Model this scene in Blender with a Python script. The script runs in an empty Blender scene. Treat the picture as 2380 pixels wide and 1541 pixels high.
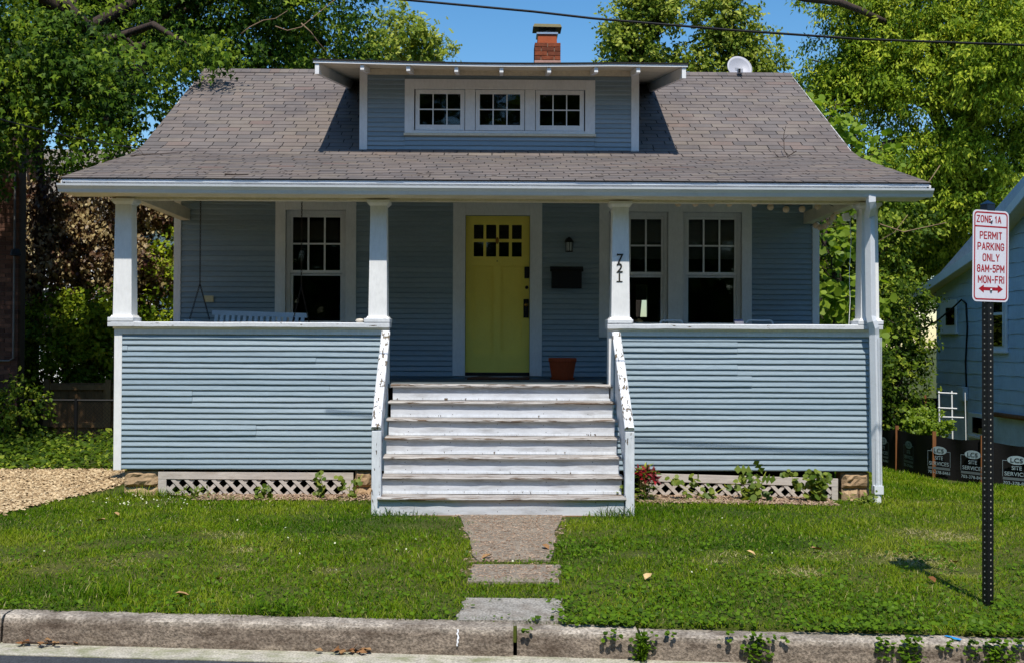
import bpy, math, random
import numpy as np
from mathutils import Vector, Matrix
random.seed(7)
SC = bpy.context.scene
COL = SC.collection
R = math.radians

# ------------------------------------------------------------------ camera
EYE = 1.67
F = 2575.0                      # focal length in units of a 2380 px wide picture
cam_d = bpy.data.cameras.new('camera')
cam_d.sensor_width = 36.0
cam_d.lens = 36.0 * F / 2380.0
cam_d.clip_start = 0.1
cam_d.clip_end = 3000
cam = bpy.data.objects.new('camera', cam_d)
COL.objects.link(cam)
CM = Matrix.Translation((0, 0, EYE)) @ (Matrix.Rotation(R(-0.75), 4, 'Z') @ Matrix.Rotation(R(90 + 0.66), 4, 'X') @ Matrix.Rotation(R(0.24), 4, 'Z'))
cam.matrix_world = CM
SC.camera = cam

# ------------------------------------------------------------------ world, sun, exposure
SUN_EL, SUN_AZ = R(61), R(2.5)
w = bpy.data.worlds.new('World')
SC.world = w
w.use_nodes = True
wn = w.node_tree
for n in list(wn.nodes):
    wn.nodes.remove(n)
sky = wn.nodes.new('ShaderNodeTexSky')
sky.sky_type = 'NISHITA'
sky.sun_disc = False
sky.sun_elevation = SUN_EL
sky.sun_rotation = math.pi - SUN_AZ
sky.altitude = 0
sky.air_density = 1.15
sky.dust_density = 0.35
sky.ozone_density = 2.4
hs = wn.nodes.new('ShaderNodeHueSaturation')
hs.inputs['Saturation'].default_value = 1.35
bg = wn.nodes.new('ShaderNodeBackground')
bg.inputs['Strength'].default_value = 0.15
wo = wn.nodes.new('ShaderNodeOutputWorld')
wn.links.new(sky.outputs[0], hs.inputs['Color'])
wn.links.new(hs.outputs[0], bg.inputs[0])
wn.links.new(bg.outputs[0], wo.inputs[0])
sl = bpy.data.lights.new('sun', 'SUN')
sl.energy = 5.0
sl.angle = R(0.53)
sl.color = (1.0, 0.95, 0.87)
so = bpy.data.objects.new('sun', sl)
COL.objects.link(so)
SV = Vector((math.sin(SUN_AZ) * math.cos(SUN_EL), -math.cos(SUN_AZ) * math.cos(SUN_EL), math.sin(SUN_EL)))
so.rotation_euler = SV.to_track_quat('Z', 'Y').to_euler()
so.location = SV * 60
SC.view_settings.view_transform = 'Standard'
SC.view_settings.look = 'None'
SC.view_settings.exposure = 0.0
SC.view_settings.gamma = 1.0
SC.view_settings.use_curve_mapping = False
SC.cycles.use_denoising = True
SC.cycles.max_bounces = 8
SC.cycles.transparent_max_bounces = 12
SC.cycles.caustics_reflective = False
SC.cycles.caustics_refractive = False

# ------------------------------------------------------------------ helpers
CMR = CM.to_3x3()
def ray(vx, vy):
    return CMR @ Vector(((vx - 1190) / F, -(vy - 770.5) / F, -1.0))
def P(vx, vy, Y):
    d = ray(vx, vy)
    return Vector((0, 0, EYE)) + d * (Y / d.y)
def PX(vx, vy, X):
    d = ray(vx, vy)
    return Vector((0, 0, EYE)) + d * (X / d.x)
def S(r, g, b):
    f = lambda c: (c / 255 / 12.92) if c / 255 <= 0.04045 else ((c / 255 + 0.055) / 1.055) ** 2.4
    return (f(r), f(g), f(b), 1.0)

WL = {}
class MB:
    def __init__(s):
        s.v = []; s.f = []; s.t = []; s.c = 0.5
    def add(s, vs, fs):
        o = len(s.v)
        s.v.extend([tuple(p) for p in vs]); s.t.extend([s.c] * len(vs))
        s.f.extend([tuple(i + o for i in q) for q in fs])
        return s
    def box(s, x0, x1, y0, y1, z0, z1):
        return s.add([(x0, y0, z0), (x1, y0, z0), (x1, y1, z0), (x0, y1, z0), (x0, y0, z1), (x1, y0, z1), (x1, y1, z1), (x0, y1, z1)],
                     [(0, 3, 2, 1), (4, 5, 6, 7), (0, 1, 5, 4), (1, 2, 6, 5), (2, 3, 7, 6), (3, 0, 4, 7)])
    def frustum(s, cx, cy, z0, z1, w0, w1, d0=None, d1=None):
        d0 = d0 or w0; d1 = d1 or w1
        vs = []
        for z, ww, d in ((z0, w0, d0), (z1, w1, d1)):
            vs += [(cx - ww / 2, cy - d / 2, z), (cx + ww / 2, cy - d / 2, z), (cx + ww / 2, cy + d / 2, z), (cx - ww / 2, cy + d / 2, z)]
        return s.add(vs, [(0, 3, 2, 1), (4, 5, 6, 7), (0, 1, 5, 4), (1, 2, 6, 5), (2, 3, 7, 6), (3, 0, 4, 7)])
    def hexa(s, p):            # 8 corner points, bottom ring then top ring
        return s.add(p, [(0, 3, 2, 1), (4, 5, 6, 7), (0, 1, 5, 4), (1, 2, 6, 5), (2, 3, 7, 6), (3, 0, 4, 7)])
    def beam(s, a, b, up, wid, thk):     # box from a to b; wid along up x dir, thk along up
        a = Vector(a); b = Vector(b); d = (b - a).normalized(); up = Vector(up)
        sd = d.cross(up).normalized(); u = sd.cross(d).normalized()
        p = []
        for q in (-0.5, 0.5):
            p += [a + sd * wid * -0.5 + u * thk * q, b + sd * wid * -0.5 + u * thk * q, b + sd * wid * 0.5 + u * thk * q, a + sd * wid * 0.5 + u * thk * q]
        return s.hexa([tuple(x) for x in p])
    def prismx(s, prof, x0, x1, n=1, jit=None, cap=True):    # closed profile of (y,z) swept along X
        k = len(prof); vs = []; fs = []
        for i in range(n + 1):
            x = x0 + (x1 - x0) * i / n
            jy, jz = jit[i] if jit else (0, 0)
            vs += [(x, y + jy, z + jz) for y, z in prof]
        for i in range(n):
            for j in range(k):
                a = i * k + j; b = i * k + (j + 1) % k
                fs.append((a, b, b + k, a + k))
        if cap:
            fs.append(tuple(range(k - 1, -1, -1))); fs.append(tuple(n * k + j for j in range(k)))
        return s.add(vs, fs)
    def tube(s, pts, r, n=6, cap=True, ph=0.0):
        pts = [Vector(p) for p in pts]; m = len(pts)
        rs = r if hasattr(r, '__len__') else [r] * m
        vs = []; fs = []; pu = None
        for i, p in enumerate(pts):
            d = (pts[min(i + 1, m - 1)] - pts[max(i - 1, 0)]).normalized()
            if pu is None:
                pu = d.cross(Vector((0.3, 0.2, 1))) if abs(d.z) < 0.9 else d.cross(Vector((1, 0.1, 0)))
            u = (pu - d * pu.dot(d)).normalized(); pu = u
            q = d.cross(u)
            vs += [tuple(p + (u * math.cos(2 * math.pi * j / n + ph) + q * math.sin(2 * math.pi * j / n + ph)) * rs[i]) for j in range(n)]
        for i in range(m - 1):
            for j in range(n):
                fs.append((i * n + j, i * n + (j + 1) % n, (i + 1) * n + (j + 1) % n, (i + 1) * n + j))
        if cap:
            fs.append(tuple(range(n - 1, -1, -1))); fs.append(tuple((m - 1) * n + j for j in range(n)))
        return s.add(vs, fs)
    def lathe(s, c, prof, n=20):
        vs = []; fs = []; k = len(prof)
        for r, z in prof:
            vs += [(c[0] + r * math.cos(2 * math.pi * j / n), c[1] + r * math.sin(2 * math.pi * j / n), c[2] + z) for j in range(n)]
        for i in range(k - 1):
            for j in range(n):
                fs.append((i * n + j, i * n + (j + 1) % n, (i + 1) * n + (j + 1) % n, (i + 1) * n + j))
        return s.add(vs, fs)
    def ball(s, c, r, n=10, m=6, sc=(1, 1, 1)):
        vs = []; fs = []
        for i in range(m + 1):
            th = math.pi * i / m
            for j in range(n):
                ph = 2 * math.pi * j / n
                vs.append((c[0] + r * sc[0] * math.sin(th) * math.cos(ph), c[1] + r * sc[1] * math.sin(th) * math.sin(ph), c[2] + r * sc[2] * math.cos(th)))
        for i in range(m):
            for j in range(n):
                fs.append((i * n + j, (i + 1) * n + j, (i + 1) * n + (j + 1) % n, i * n + (j + 1) % n))
        return s.add(vs, fs)
    def mesh(s, name, mat, smooth=False):
        me = bpy.data.meshes.new(name)
        me.from_pydata(s.v, [], s.f)
        a = me.attributes.new('tint', 'FLOAT', 'POINT')
        a.data.foreach_set('value', s.t)
        me.materials.append(mat)
        if smooth:
            me.polygons.foreach_set('use_smooth', [True] * len(me.polygons))
        me.update()
        return me
    def build(s, name, mat, parent=None, smooth=False, bevel=0.0, origin=(0, 0, 0)):
        return put(name, s.mesh(name, mat, smooth), parent, origin, bevel=bevel)

def put(name, me, parent=None, origin=(0, 0, 0), rot=None, bevel=0.0):
    o = bpy.data.objects.new(name, me)
    COL.objects.link(o)
    o.location = Vector(origin)
    if parent is not None:
        o.parent = parent
        o.location = Vector(origin) - WL[parent]
    WL[o] = Vector(origin)
    if rot:
        o.rotation_euler = rot
    if bevel:
        b = o.modifiers.new('bevel', 'BEVEL'); b.width = bevel; b.segments = 2; b.limit_method = 'ANGLE'
    return o
def tag(o, label, cat, group=None):
    o['label'] = label; o['category'] = cat
    if group:
        o['group'] = group
    return o
def thing(name, label, cat, loc, group=None):
    o = bpy.data.objects.new(name, None)
    o.empty_display_size = 0.2
    COL.objects.link(o)
    o.location = loc; WL[o] = Vector(loc)
    return tag(o, label, cat, group)
def struct(o):
    o['kind'] = 'structure'; return o
def stuff(o):
    o['kind'] = 'stuff'; return o

# ---- materials
def nd(nt, typ, **kw):
    n = nt.nodes.new(typ)
    for k, v in kw.items():
        setattr(n, k, v)
    return n
def ramp(nt, fac, stops, mode='LINEAR'):
    r = nd(nt, 'ShaderNodeValToRGB'); cr = r.color_ramp; cr.interpolation = mode
    while len(cr.elements) < len(stops):
        cr.elements.new(0.5)
    for e, (p, c) in zip(cr.elements, stops):
        e.position = p; e.color = c if len(c) == 4 else (*c, 1)
    nt.links.new(fac, r.inputs[0])
    return r.outputs[0]
def base_mat(name):
    m = bpy.data.materials.new(name); m.use_nodes = True
    nt = m.node_tree
    for n in list(nt.nodes):
        nt.nodes.remove(n)
    return m, nt, nd(nt, 'ShaderNodeOutputMaterial'), nd(nt, 'ShaderNodeBsdfPrincipled')
def pos(nt, scale):
    g = nd(nt, 'ShaderNodeNewGeometry'); mp = nd(nt, 'ShaderNodeMapping')
    mp.inputs['Scale'].default_value = scale if hasattr(scale, '__len__') else (scale,) * 3
    nt.links.new(g.outputs['Position'], mp.inputs[0])
    return mp.outputs[0]
def noise(nt, vec, detail=4, rough=0.6):
    n = nd(nt, 'ShaderNodeTexNoise'); n.inputs['Scale'].default_value = 1.0
    n.inputs['Detail'].default_value = detail; n.inputs['Roughness'].default_value = rough
    nt.links.new(vec, n.inputs['Vector'])
    return n.outputs['Fac']
def mixc(nt, fac, a, b, blend='MIX'):
    m = nd(nt, 'ShaderNodeMix', data_type='RGBA', blend_type=blend)
    for v, i in ((fac, 0), (a, 6), (b, 7)):
        if hasattr(v, 'is_linked'):
            nt.links.new(v, m.inputs[i])
        else:
            m.inputs[i].default_value = v if i == 0 or len(v) == 4 else (*v, 1)
    return m.outputs[2]
def M(name, stops, rough=0.6, ns=6, na=0.15, bump=0.15, bs=60, spec=0.3, peel=None, stain=None, metal=0.0, bdist=0.004, speck=None):
    """stops: [(tint, colour)...]; ns/na large-scale tonal noise; bs/bump fine relief; peel=(colour, threshold, scale) bare patches; stain likewise but soft"""
    m, nt, out, bs_ = base_mat(name)
    at = nd(nt, 'ShaderNodeAttribute', attribute_name='tint')
    c = ramp(nt, at.outputs['Fac'], stops)
    n1 = noise(nt, pos(nt, ns), 5)
    c = mixc(nt, 1.0, c, ramp(nt, n1, [(0.25, (1 - na,) * 3), (0.75, (1 + na,) * 3)]), 'MULTIPLY')
    n2 = noise(nt, pos(nt, bs), 3)
    c = mixc(nt, 1.0, c, ramp(nt, n2, [(0.35, (1 - (speck or na * 0.5),) * 3), (0.65, (1 + (speck or na * 0.5),) * 3)]), 'MULTIPLY')
    h = n2
    if stain:
        ms = ramp(nt, noise(nt, pos(nt, stain[2]), 5, 0.7), [(stain[1] - 0.1, (0,) * 3), (stain[1] + 0.12, (1,) * 3)])
        ml = nd(nt, 'ShaderNodeMath', operation='MULTIPLY'); ml.inputs[1].default_value = stain[3] if len(stain) > 3 else 0.7
        nt.links.new(ms, ml.inputs[0])
        c = mixc(nt, ml.outputs[0], c, stain[0])
    if peel:
        mk = ramp(nt, noise(nt, pos(nt, peel[2]), 5, 0.65), [(peel[1] - 0.012, (0,) * 3), (peel[1] + 0.012, (1,) * 3)])
        c = mixc(nt, mk, c, mixc(nt, n2, peel[0], tuple(x * 0.45 for x in peel[0][:3])))
        mm = nd(nt, 'ShaderNodeMath', operation='MULTIPLY_ADD'); mm.inputs[1].default_value = -1.5
        nt.links.new(mk, mm.inputs[0]); nt.links.new(n2, mm.inputs[2]); h = mm.outputs[0]
    nt.links.new(c, bs_.inputs['Base Color'])
    bs_.inputs['Roughness'].default_value = rough
    bs_.inputs['Specular IOR Level'].default_value = spec
    bs_.inputs['Metallic'].default_value = metal
    if bump:
        b = nd(nt, 'ShaderNodeBump'); b.inputs['Strength'].default_value = bump; b.inputs['Distance'].default_value = bdist
        nt.links.new(h, b.inputs['Height']); nt.links.new(b.outputs[0], bs_.inputs['Normal'])
    nt.links.new(bs_.outputs[0], out.inputs[0])
    return m
def LEAF(name, stops, trans=0.35, rough=0.45, ttint=(1.5, 1.5, 0.5), spec=0.35):
    m, nt, out, p = base_mat(name)
    at = nd(nt, 'ShaderNodeAttribute', attribute_name='tint')
    c = ramp(nt, at.outputs['Fac'], stops)
    nt.links.new(c, p.inputs['Base Color'])
    p.inputs['Roughness'].default_value = rough; p.inputs['Specular IOR Level'].default_value = spec
    t = nd(nt, 'ShaderNodeBsdfTranslucent')
    nt.links.new(mixc(nt, 1.0, c, (*ttint, 1), 'MULTIPLY'), t.inputs[0])
    mx = nd(nt, 'ShaderNodeMixShader'); mx.inputs[0].default_value = trans
    nt.links.new(p.outputs[0], mx.inputs[1]); nt.links.new(t.outputs[0], mx.inputs[2])
    nt.links.new(mx.outputs[0], out.inputs[0])
    return m
def GLASS(name, tintc=(0.75, 0.8, 0.82)):
    m, nt, out, p = base_mat(name)
    nt.nodes.remove(p)
    fr = nd(nt, 'ShaderNodeFresnel'); fr.inputs[0].default_value = 1.5
    tr = nd(nt, 'ShaderNodeBsdfTransparent'); tr.inputs[0].default_value = (*tintc, 1)
    gl = nd(nt, 'ShaderNodeBsdfGlossy'); gl.inputs['Roughness'].default_value = 0.03
    bp = nd(nt, 'ShaderNodeBump'); bp.inputs['Strength'].default_value = 0.04; bp.inputs['Distance'].default_value = 0.02
    nt.links.new(noise(nt, pos(nt, 3.0), 2), bp.inputs['Height']); nt.links.new(bp.outputs[0], gl.inputs['Normal'])
    mx = nd(nt, 'ShaderNodeMixShader')
    nt.links.new(fr.outputs[0], mx.inputs[0]); nt.links.new(tr.outputs[0], mx.inputs[1]); nt.links.new(gl.outputs[0], mx.inputs[2])
    nt.links.new(mx.outputs[0], out.inputs[0])
    return m
def one(c):
    return [(0.0, c), (1.0, c)]
WOOD = S(120, 104, 84)
m_white = M('white_paint', [(0, (0.80, 0.80, 0.79)), (1, (0.86, 0.86, 0.84))], 0.5, 3, 0.07, 0.25, (40, 40, 14), stain=(S(150, 140, 125), 0.72, (5, 5, 3), 0.35))
m_rail = M('cap_paint', one((0.72, 0.74, 0.76)), 0.5, 5, 0.1, 0.5, (50, 50, 50), peel=(WOOD, 0.66, (9, 30, 40)))
m_peel = M('peeling_paint', one((0.74, 0.75, 0.76)), 0.55, 5, 0.1, 0.8, (60, 20, 20), peel=(S(125, 110, 88), 0.575, (34, 10, 10)))
m_newel = M('worn_post_paint', one((0.70, 0.73, 0.76)), 0.55, 5, 0.12, 0.8, (60, 60, 12), peel=(WOOD, 0.63, (26, 26, 6)))
m_riser = M('riser_paint', one((0.64, 0.66, 0.69)), 0.5, (2, 2, 12), 0.08, 0.2, (20, 60, 60), peel=(S(95, 85, 75), 0.70, (16, 40, 50)), stain=(S(128, 124, 118), 0.58, (2.5, 3, 12), 0.5))
m_tread = M('worn_tread_wood', [(0, S(172, 166, 160)), (1, S(186, 181, 175))], 0.8, (2, 12, 12), 0.18, 0.8, (8, 60, 60), peel=(S(128, 108, 90), 0.545, (3, 40, 40)))
m_side = M('blue_siding', [(0, S(136, 154, 164)), (0.5, S(144, 161, 170)), (1, S(153, 168, 176))], 0.45, (1.2, 1.2, 9), 0.09, 0.35, (14, 60, 60), spec=0.35, stain=(S(165, 180, 188), 0.68, (4, 4, 30), 0.4), bdist=0.006)
m_bluefl = M('porch_floor_paint', one(S(84, 94, 98)), 0.6, (14, 1.5, 4), 0.2, 0.3, 60)
m_yellow = M('yellow_door_paint', one(S(253, 232, 108)), 0.45, 2, 0.05, 0.1, 60)
m_shing = M('asphalt_shingle', [(0, S(104, 98, 95)), (0.25, S(113, 106, 102)), (0.5, S(118, 108, 102)), (0.75, S(123, 114, 105)), (1, S(119, 103, 96))], 0.95, 2.0, 0.14, 0.9, 260, spec=0.15, bdist=0.003, stain=(S(86, 80, 80), 0.60, (0.9, 0.8, 0.8), 0.6))
m_under = M('roof_underlay', one(S(40, 38, 38)), 0.9)
m_metal = M('white_gutter_metal', one((0.72, 0.75, 0.78)), 0.35, 3, 0.05, 0.05, 30, stain=(S(120, 118, 100), 0.7, (2, 9, 9), 0.4))
m_soffit = M('cream_soffit', one(S(222, 212, 186)), 0.6, 4, 0.12, 0.3, 30, peel=(S(110, 95, 75), 0.74, (6, 20, 20)))
m_brick = M('chimney_brick', [(0, S(98, 54, 38)), (1, S(142, 74, 46))], 0.9, 12, 0.3, 0.8, 60)
m_mortar = M('mortar', one(S(150, 135, 118)), 0.95, 20, 0.2, 0.6, 60)
m_parge = M('parging', one(S(182, 142, 128)), 0.9, 10, 0.15, 0.4, 40)
m_terra = M('terracotta', one(S(168, 84, 46)), 0.75, 8, 0.12, 0.2, 60)
m_pot = M('pot_clay', one(S(176, 72, 30)), 0.7, 8, 0.12, 0.2, 60)
m_stone = M('rock_faced_stone', [(0, S(150, 122, 92)), (1, S(178, 152, 118))], 0.9, 5, 0.25, 0.9, 30, bdist=0.01)
m_glass = GLASS('window_glass')
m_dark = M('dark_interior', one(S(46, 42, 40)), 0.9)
m_blind = M('window_blind', one(S(150, 145, 135)), 0.8, 4, 0.1, 0.4, (4, 4, 90))
m_black = M('black_metal', one(S(22, 22, 24)), 0.4, 8, 0.1, 0.1, 60)
m_post = M('black_post_paint', one(S(14, 14, 16)), 0.45, 8, 0.2, 0.2, 60, spec=0.35)
m_chain = M('rusty_chain', one(S(52, 42, 36)), 0.6, 20, 0.3, 0.3, 90, metal=0.4)
m_brass = M('brass', one(S(150, 110, 50)), 0.35, 8, 0.1, 0, 60, metal=0.9)
m_steel = M('galvanised_steel', one(S(190, 195, 200)), 0.35, 20, 0.1, 0.1, 90, metal=0.8)
m_swing = M('swing_paint', one(S(190, 204, 214)), 0.5, 5, 0.08, 0.2, 50)
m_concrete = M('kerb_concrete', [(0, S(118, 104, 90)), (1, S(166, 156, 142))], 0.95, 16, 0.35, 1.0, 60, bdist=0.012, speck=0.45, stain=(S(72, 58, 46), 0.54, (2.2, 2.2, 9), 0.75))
m_pan = M('gutter_pan_concrete', one(S(172, 166, 150)), 0.95, 6, 0.2, 0.8, 80, speck=0.3, stain=(S(110, 116, 70), 0.55, (5, 9, 5), 0.7))
m_path = M('exposed_path', [(0, S(134, 122, 106)), (1, S(148, 143, 134))], 0.95, 7, 0.3, 1.0, 70, bdist=0.008, speck=0.4, stain=(S(105, 88, 70), 0.57, (4, 4, 4), 0.6))
m_asph = M('asphalt', one(S(62, 64, 68)), 0.9, 20, 0.25, 0.9, 90, speck=0.4)
m_soil = M('lawn_soil', [(0, S(54, 68, 16)), (1, S(78, 78, 30))], 1.0, 3, 0.3, 0.8, 40)
m_mulch = M('mulch_soil', one(S(120, 96, 76)), 1.0, 8, 0.3, 0.9, 60)
m_grav = M('gravel_bed', one(S(176, 150, 112)), 1.0, 5, 0.22, 1.0, 70, bdist=0.02, stain=(S(110, 92, 66), 0.55, (1.2, 2.6, 2), 0.6))
m_gravs = M('gravel_stone', [(0, S(120, 96, 68)), (0.5, S(182, 156, 118)), (1, S(214, 192, 154))], 0.95, 30, 0.1, 0.2, 60)
m_chip = M('wood_chip', [(0, S(110, 84, 64)), (1, S(182, 158, 134))], 0.95, 30, 0.15, 0.2, 60)
m_bark = M('bark', one(S(70, 58, 50)), 0.95, (6, 6, 2), 0.35, 1.0, (40, 40, 10), bdist=0.03)
m_twig = M('pale_twig', one(S(140, 116, 90)), 0.9, 10, 0.2, 0.3, 60)
m_fence = M('old_fence_board', [(0, S(112, 84, 56)), (1, S(160, 128, 86))], 0.95, (8, 8, 2), 0.25, 0.6, (60, 60, 10))
m_brickw = M('dark_brick', [(0, S(72, 50, 42)), (1, S(104, 74, 60))], 0.95, 6, 0.25, 0.5, 60)
m_nside = M('neighbour_siding', [(0, S(182, 202, 218)), (1, S(192, 210, 224))], 0.7, 3, 0.1, 0.4, (50, 50, 12))
m_nfound = M('neighbour_foundation', one(S(196, 208, 216)), 0.85, 5, 0.12, 0.4, 40)
m_nroof = M('neighbour_shingle', one(S(120, 112, 100)), 0.95, 6, 0.2, 0.6, 60)
m_fabric = M('black_silt_fabric', one(S(15, 15, 15)), 0.75, 8, 0.2, 0.4, (6, 6, 120))
m_stake = M('wooden_stake', one(S(128, 84, 50)), 0.9, (20, 20, 3), 0.25, 0.5, (60, 60, 8))
m_print = M('pale_print', one(S(150, 172, 180)), 0.8, 10, 0.2, 0.1, 60)
m_signw = M('sign_sheeting', one((0.74, 0.74, 0.80)), 0.35, (60, 60, 1), 0.04, 0.0)
m_signr = M('sign_red', one(S(168, 18, 36)), 0.4, 8, 0.05, 0.0)
m_dish = M('dish_paint', one(S(172, 172, 178)), 0.45, 6, 0.05, 0.1, 60)
m_dishg = M('dish_mark', one(S(140, 142, 146)), 0.5)
m_globe = M('paper_globe', one(S(226, 200, 168)), 0.8, 30, 0.1, 0.3, (10, 10, 160))
m_rubber = M('black_cable', one(S(16, 16, 18)), 0.6)
m_num = M('dark_number', one(S(38, 36, 30)), 0.5)
m_mat = M('doormat_fibre', one(S(92, 58, 40)), 1.0, 40, 0.3, 0.9, 200)
m_copper = M('flower_red', [(0, S(84, 4, 12)), (1, S(146, 10, 26))], 0.5, 30, 0.2, 0, 60)
m_bud = M('flower_bud', one(S(170, 175, 70)), 0.6)
l_maple = LEAF('maple_leaf', [(0, (0.02, 0.052, 0.007)), (0.5, (0.08, 0.15, 0.011)), (1, (0.25, 0.33, 0.025))], 0.25, 0.5, spec=0.08)
l_right = LEAF('right_tree_leaf', [(0, (0.06, 0.12, 0.008)), (0.5, (0.205, 0.29, 0.015)), (1, (0.44, 0.48, 0.04))], 0.22, 0.5, spec=0.10)
l_mid = LEAF('mid_tree_leaf', [(0, (0.08, 0.13, 0.015)), (0.5, (0.22, 0.28, 0.03)), (1, (0.45, 0.47, 0.09))], 0.25, 0.5, spec=0.08)
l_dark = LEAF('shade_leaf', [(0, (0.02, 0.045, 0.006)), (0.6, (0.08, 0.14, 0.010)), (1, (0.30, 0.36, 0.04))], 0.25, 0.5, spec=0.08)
l_red = LEAF('copper_beech_leaf', [(0, (0.06, 0.02, 0.014)), (0.4, (0.13, 0.075, 0.035)), (0.7, (0.33, 0.25, 0.11)), (1, (0.5, 0.41, 0.2))], 0.2, 0.45, (1.4, 0.9, 0.6))
l_big = LEAF('broad_leaf', [(0, (0.10, 0.18, 0.015)), (1, (0.28, 0.38, 0.035))], 0.4, spec=0.2)
l_weed = LEAF('weed_leaf', [(0, (0.07, 0.13, 0.015)), (1, (0.24, 0.29, 0.05))], 0.35, spec=0.2)
l_grass = LEAF('grass_blade', [(0, (0.04, 0.105, 0.003)), (0.35, (0.105, 0.20, 0.004)), (0.7, (0.225, 0.285, 0.012)), (0.85, (0.33, 0.32, 0.08)), (1, (0.48, 0.42, 0.22))], 0.35, 0.6, (1.3, 1.4, 0.5), spec=0.06)
l_ivy = LEAF('ground_ivy_leaf', [(0, (0.04, 0.085, 0.008)), (1, (0.14, 0.25, 0.012))], 0.33, spec=0.08)

# ------------------------------------------------------------------ ground
def sm(a, b, x):
    t = np.clip((np.asarray(x, float) - a) / (b - a), 0, 1)
    return t * t * (3 - 2 * t)
def kerbY(X):
    return 6.80 - 0.0635 * np.asarray(X, float)
def kerbZ(X):
    return -0.0615 - 0.0078 * np.asarray(X, float)
def gz(X, Y):
    X = np.asarray(X, float); Y = np.asarray(Y, float)
    hz = -0.04 * (np.maximum(X - 2.0, 0) / 2.15) ** 1.6 - 0.04 * np.maximum(Y - 12, 0) * sm(4.0, 6.5, X)
    hz = np.maximum(hz, -0.75)
    t = np.clip((Y - kerbY(X) - 0.1) / 4.2, 0, 1)
    t = t * t * (3 - 2 * t)
    return kerbZ(X) * (1 - t) + hz * t
rng = np.random.default_rng(11)
def vnoise(x, y, s, seed=0):
    g = np.random.default_rng(seed).random((64, 64))
    u = np.asarray(x) / s + 100.3; v = np.asarray(y) / s + 57.7
    i = np.floor(u).astype(int); j = np.floor(v).astype(int); a = u - i; b = v - j
    a = a * a * (3 - 2 * a); b = b * b * (3 - 2 * b)
    q = lambda ii, jj: g[ii % 64, jj % 64]
    return (q(i, j) * (1 - a) + q(i + 1, j) * a) * (1 - b) + (q(i, j + 1) * (1 - a) + q(i + 1, j + 1) * a) * b
# far ground out to the horizon, well below the built lawn
g = MB(); g.box(-900, 900, -900, 1600, -1.6, -1.2)
struct(g.build('ground', m_soil))
# lawn sheet from kerb to behind the houses
def warp_grid(name, mat, xs, us, tf):
    b = MB(); n = len(us)
    for x in xs:
        yk = float(kerbY(x)) + 0.10
        for u in us:
            y = yk + u
            b.c = float(tf(x, y)); b.add([(x, y, float(gz(x, y)) + (vnoise(x, y, 0.35, 3) - 0.5) * 0.02 - (0.12 if u < 0.01 else (0.02 if u < 0.06 else 0)))], [])
    b.f = [(i * n + j, (i + 1) * n + j, (i + 1) * n + j + 1, i * n + j + 1) for i in range(len(xs) - 1) for j in range(n - 1)]
    return b.build(name, mat, smooth=True)
lawn = struct(warp_grid('lawn', m_soil, np.concatenate([np.arange(-40, -6, 2.0), np.arange(-6, 9, 0.3), np.arange(9, 41, 2.0)]), np.concatenate([[0, 0.04, 0.12], np.arange(0.3, 9, 0.3), np.arange(9, 34, 1.5), [60, 120]]), lambda x, y: vnoise(x, y, 0.8, 5)))

# road, gutter pan, kerb
b = MB()
for x0, x1 in ((-60, 60),):
    n = 24
    for i in range(n + 1):
        x = x0 + (x1 - x0) * i / n
        ky = float(kerbY(x)); kz = float(kerbZ(x))
        b.add([(x, ky - 0.21, kz - 0.181), (x, ky - 4.2, kz - 0.10), (x, ky - 8.6, kz - 0.2)], [])
    b.f = [(i * 3 + j, i * 3 + j + 1, i * 3 + j + 4, i * 3 + j + 3) for i in range(n) for j in range(2)]
struct(b.build('road', m_asph))
b = MB(); n = 60
for i in range(n + 1):
    x = -60 + 2 * i
    ky = float(kerbY(x)); kz = float(kerbZ(x))
    b.add([(x, ky - 0.005, kz - 0.165), (x, ky - 0.235, kz - 0.175), (x, ky - 0.235, kz - 0.26)], [])
b.f = [(i * 3 + j, i * 3 + j + 1, i * 3 + j + 4, i * 3 + j + 3) for i in range(n) for j in range(2)]
struct(b.build('gutter_pan', m_pan))
def kx(vx, vy=1460):
    d = ray(vx, vy)
    # intersection with kerb plane y = 6.8-0.0635 x
    t = 6.80 / (d.y + 0.0635 * d.x)
    return d.x * t
kj = [-9.0, -6.1, kx(8), kx(1199), kx(1487), 4.9, 8.0, 11.0]
for i in range(len(kj) - 1):
    b = MB(); x0, x1 = kj[i] + 0.008, kj[i + 1] - 0.008
    if i == 2:
        x1 -= 0.008
    m = max(6, int((x1 - x0) / 0.07)); dy = (0.012 if i == 3 else 0.0); dz = (-0.012 if i == 3 else (-0.02 if i > 3 else 0))
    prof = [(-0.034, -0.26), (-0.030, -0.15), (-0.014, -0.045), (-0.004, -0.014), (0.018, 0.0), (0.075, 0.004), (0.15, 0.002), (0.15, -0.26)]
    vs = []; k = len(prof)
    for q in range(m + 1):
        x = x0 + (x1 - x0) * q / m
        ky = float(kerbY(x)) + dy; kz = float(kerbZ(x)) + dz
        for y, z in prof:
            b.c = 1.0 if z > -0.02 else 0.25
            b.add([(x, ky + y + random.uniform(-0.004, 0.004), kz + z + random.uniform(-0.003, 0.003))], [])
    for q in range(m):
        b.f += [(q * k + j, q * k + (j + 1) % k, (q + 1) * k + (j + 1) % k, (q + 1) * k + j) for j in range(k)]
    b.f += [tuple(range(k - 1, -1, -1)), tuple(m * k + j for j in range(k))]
    struct(b.build('kerb', m_concrete, smooth=False))
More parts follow.
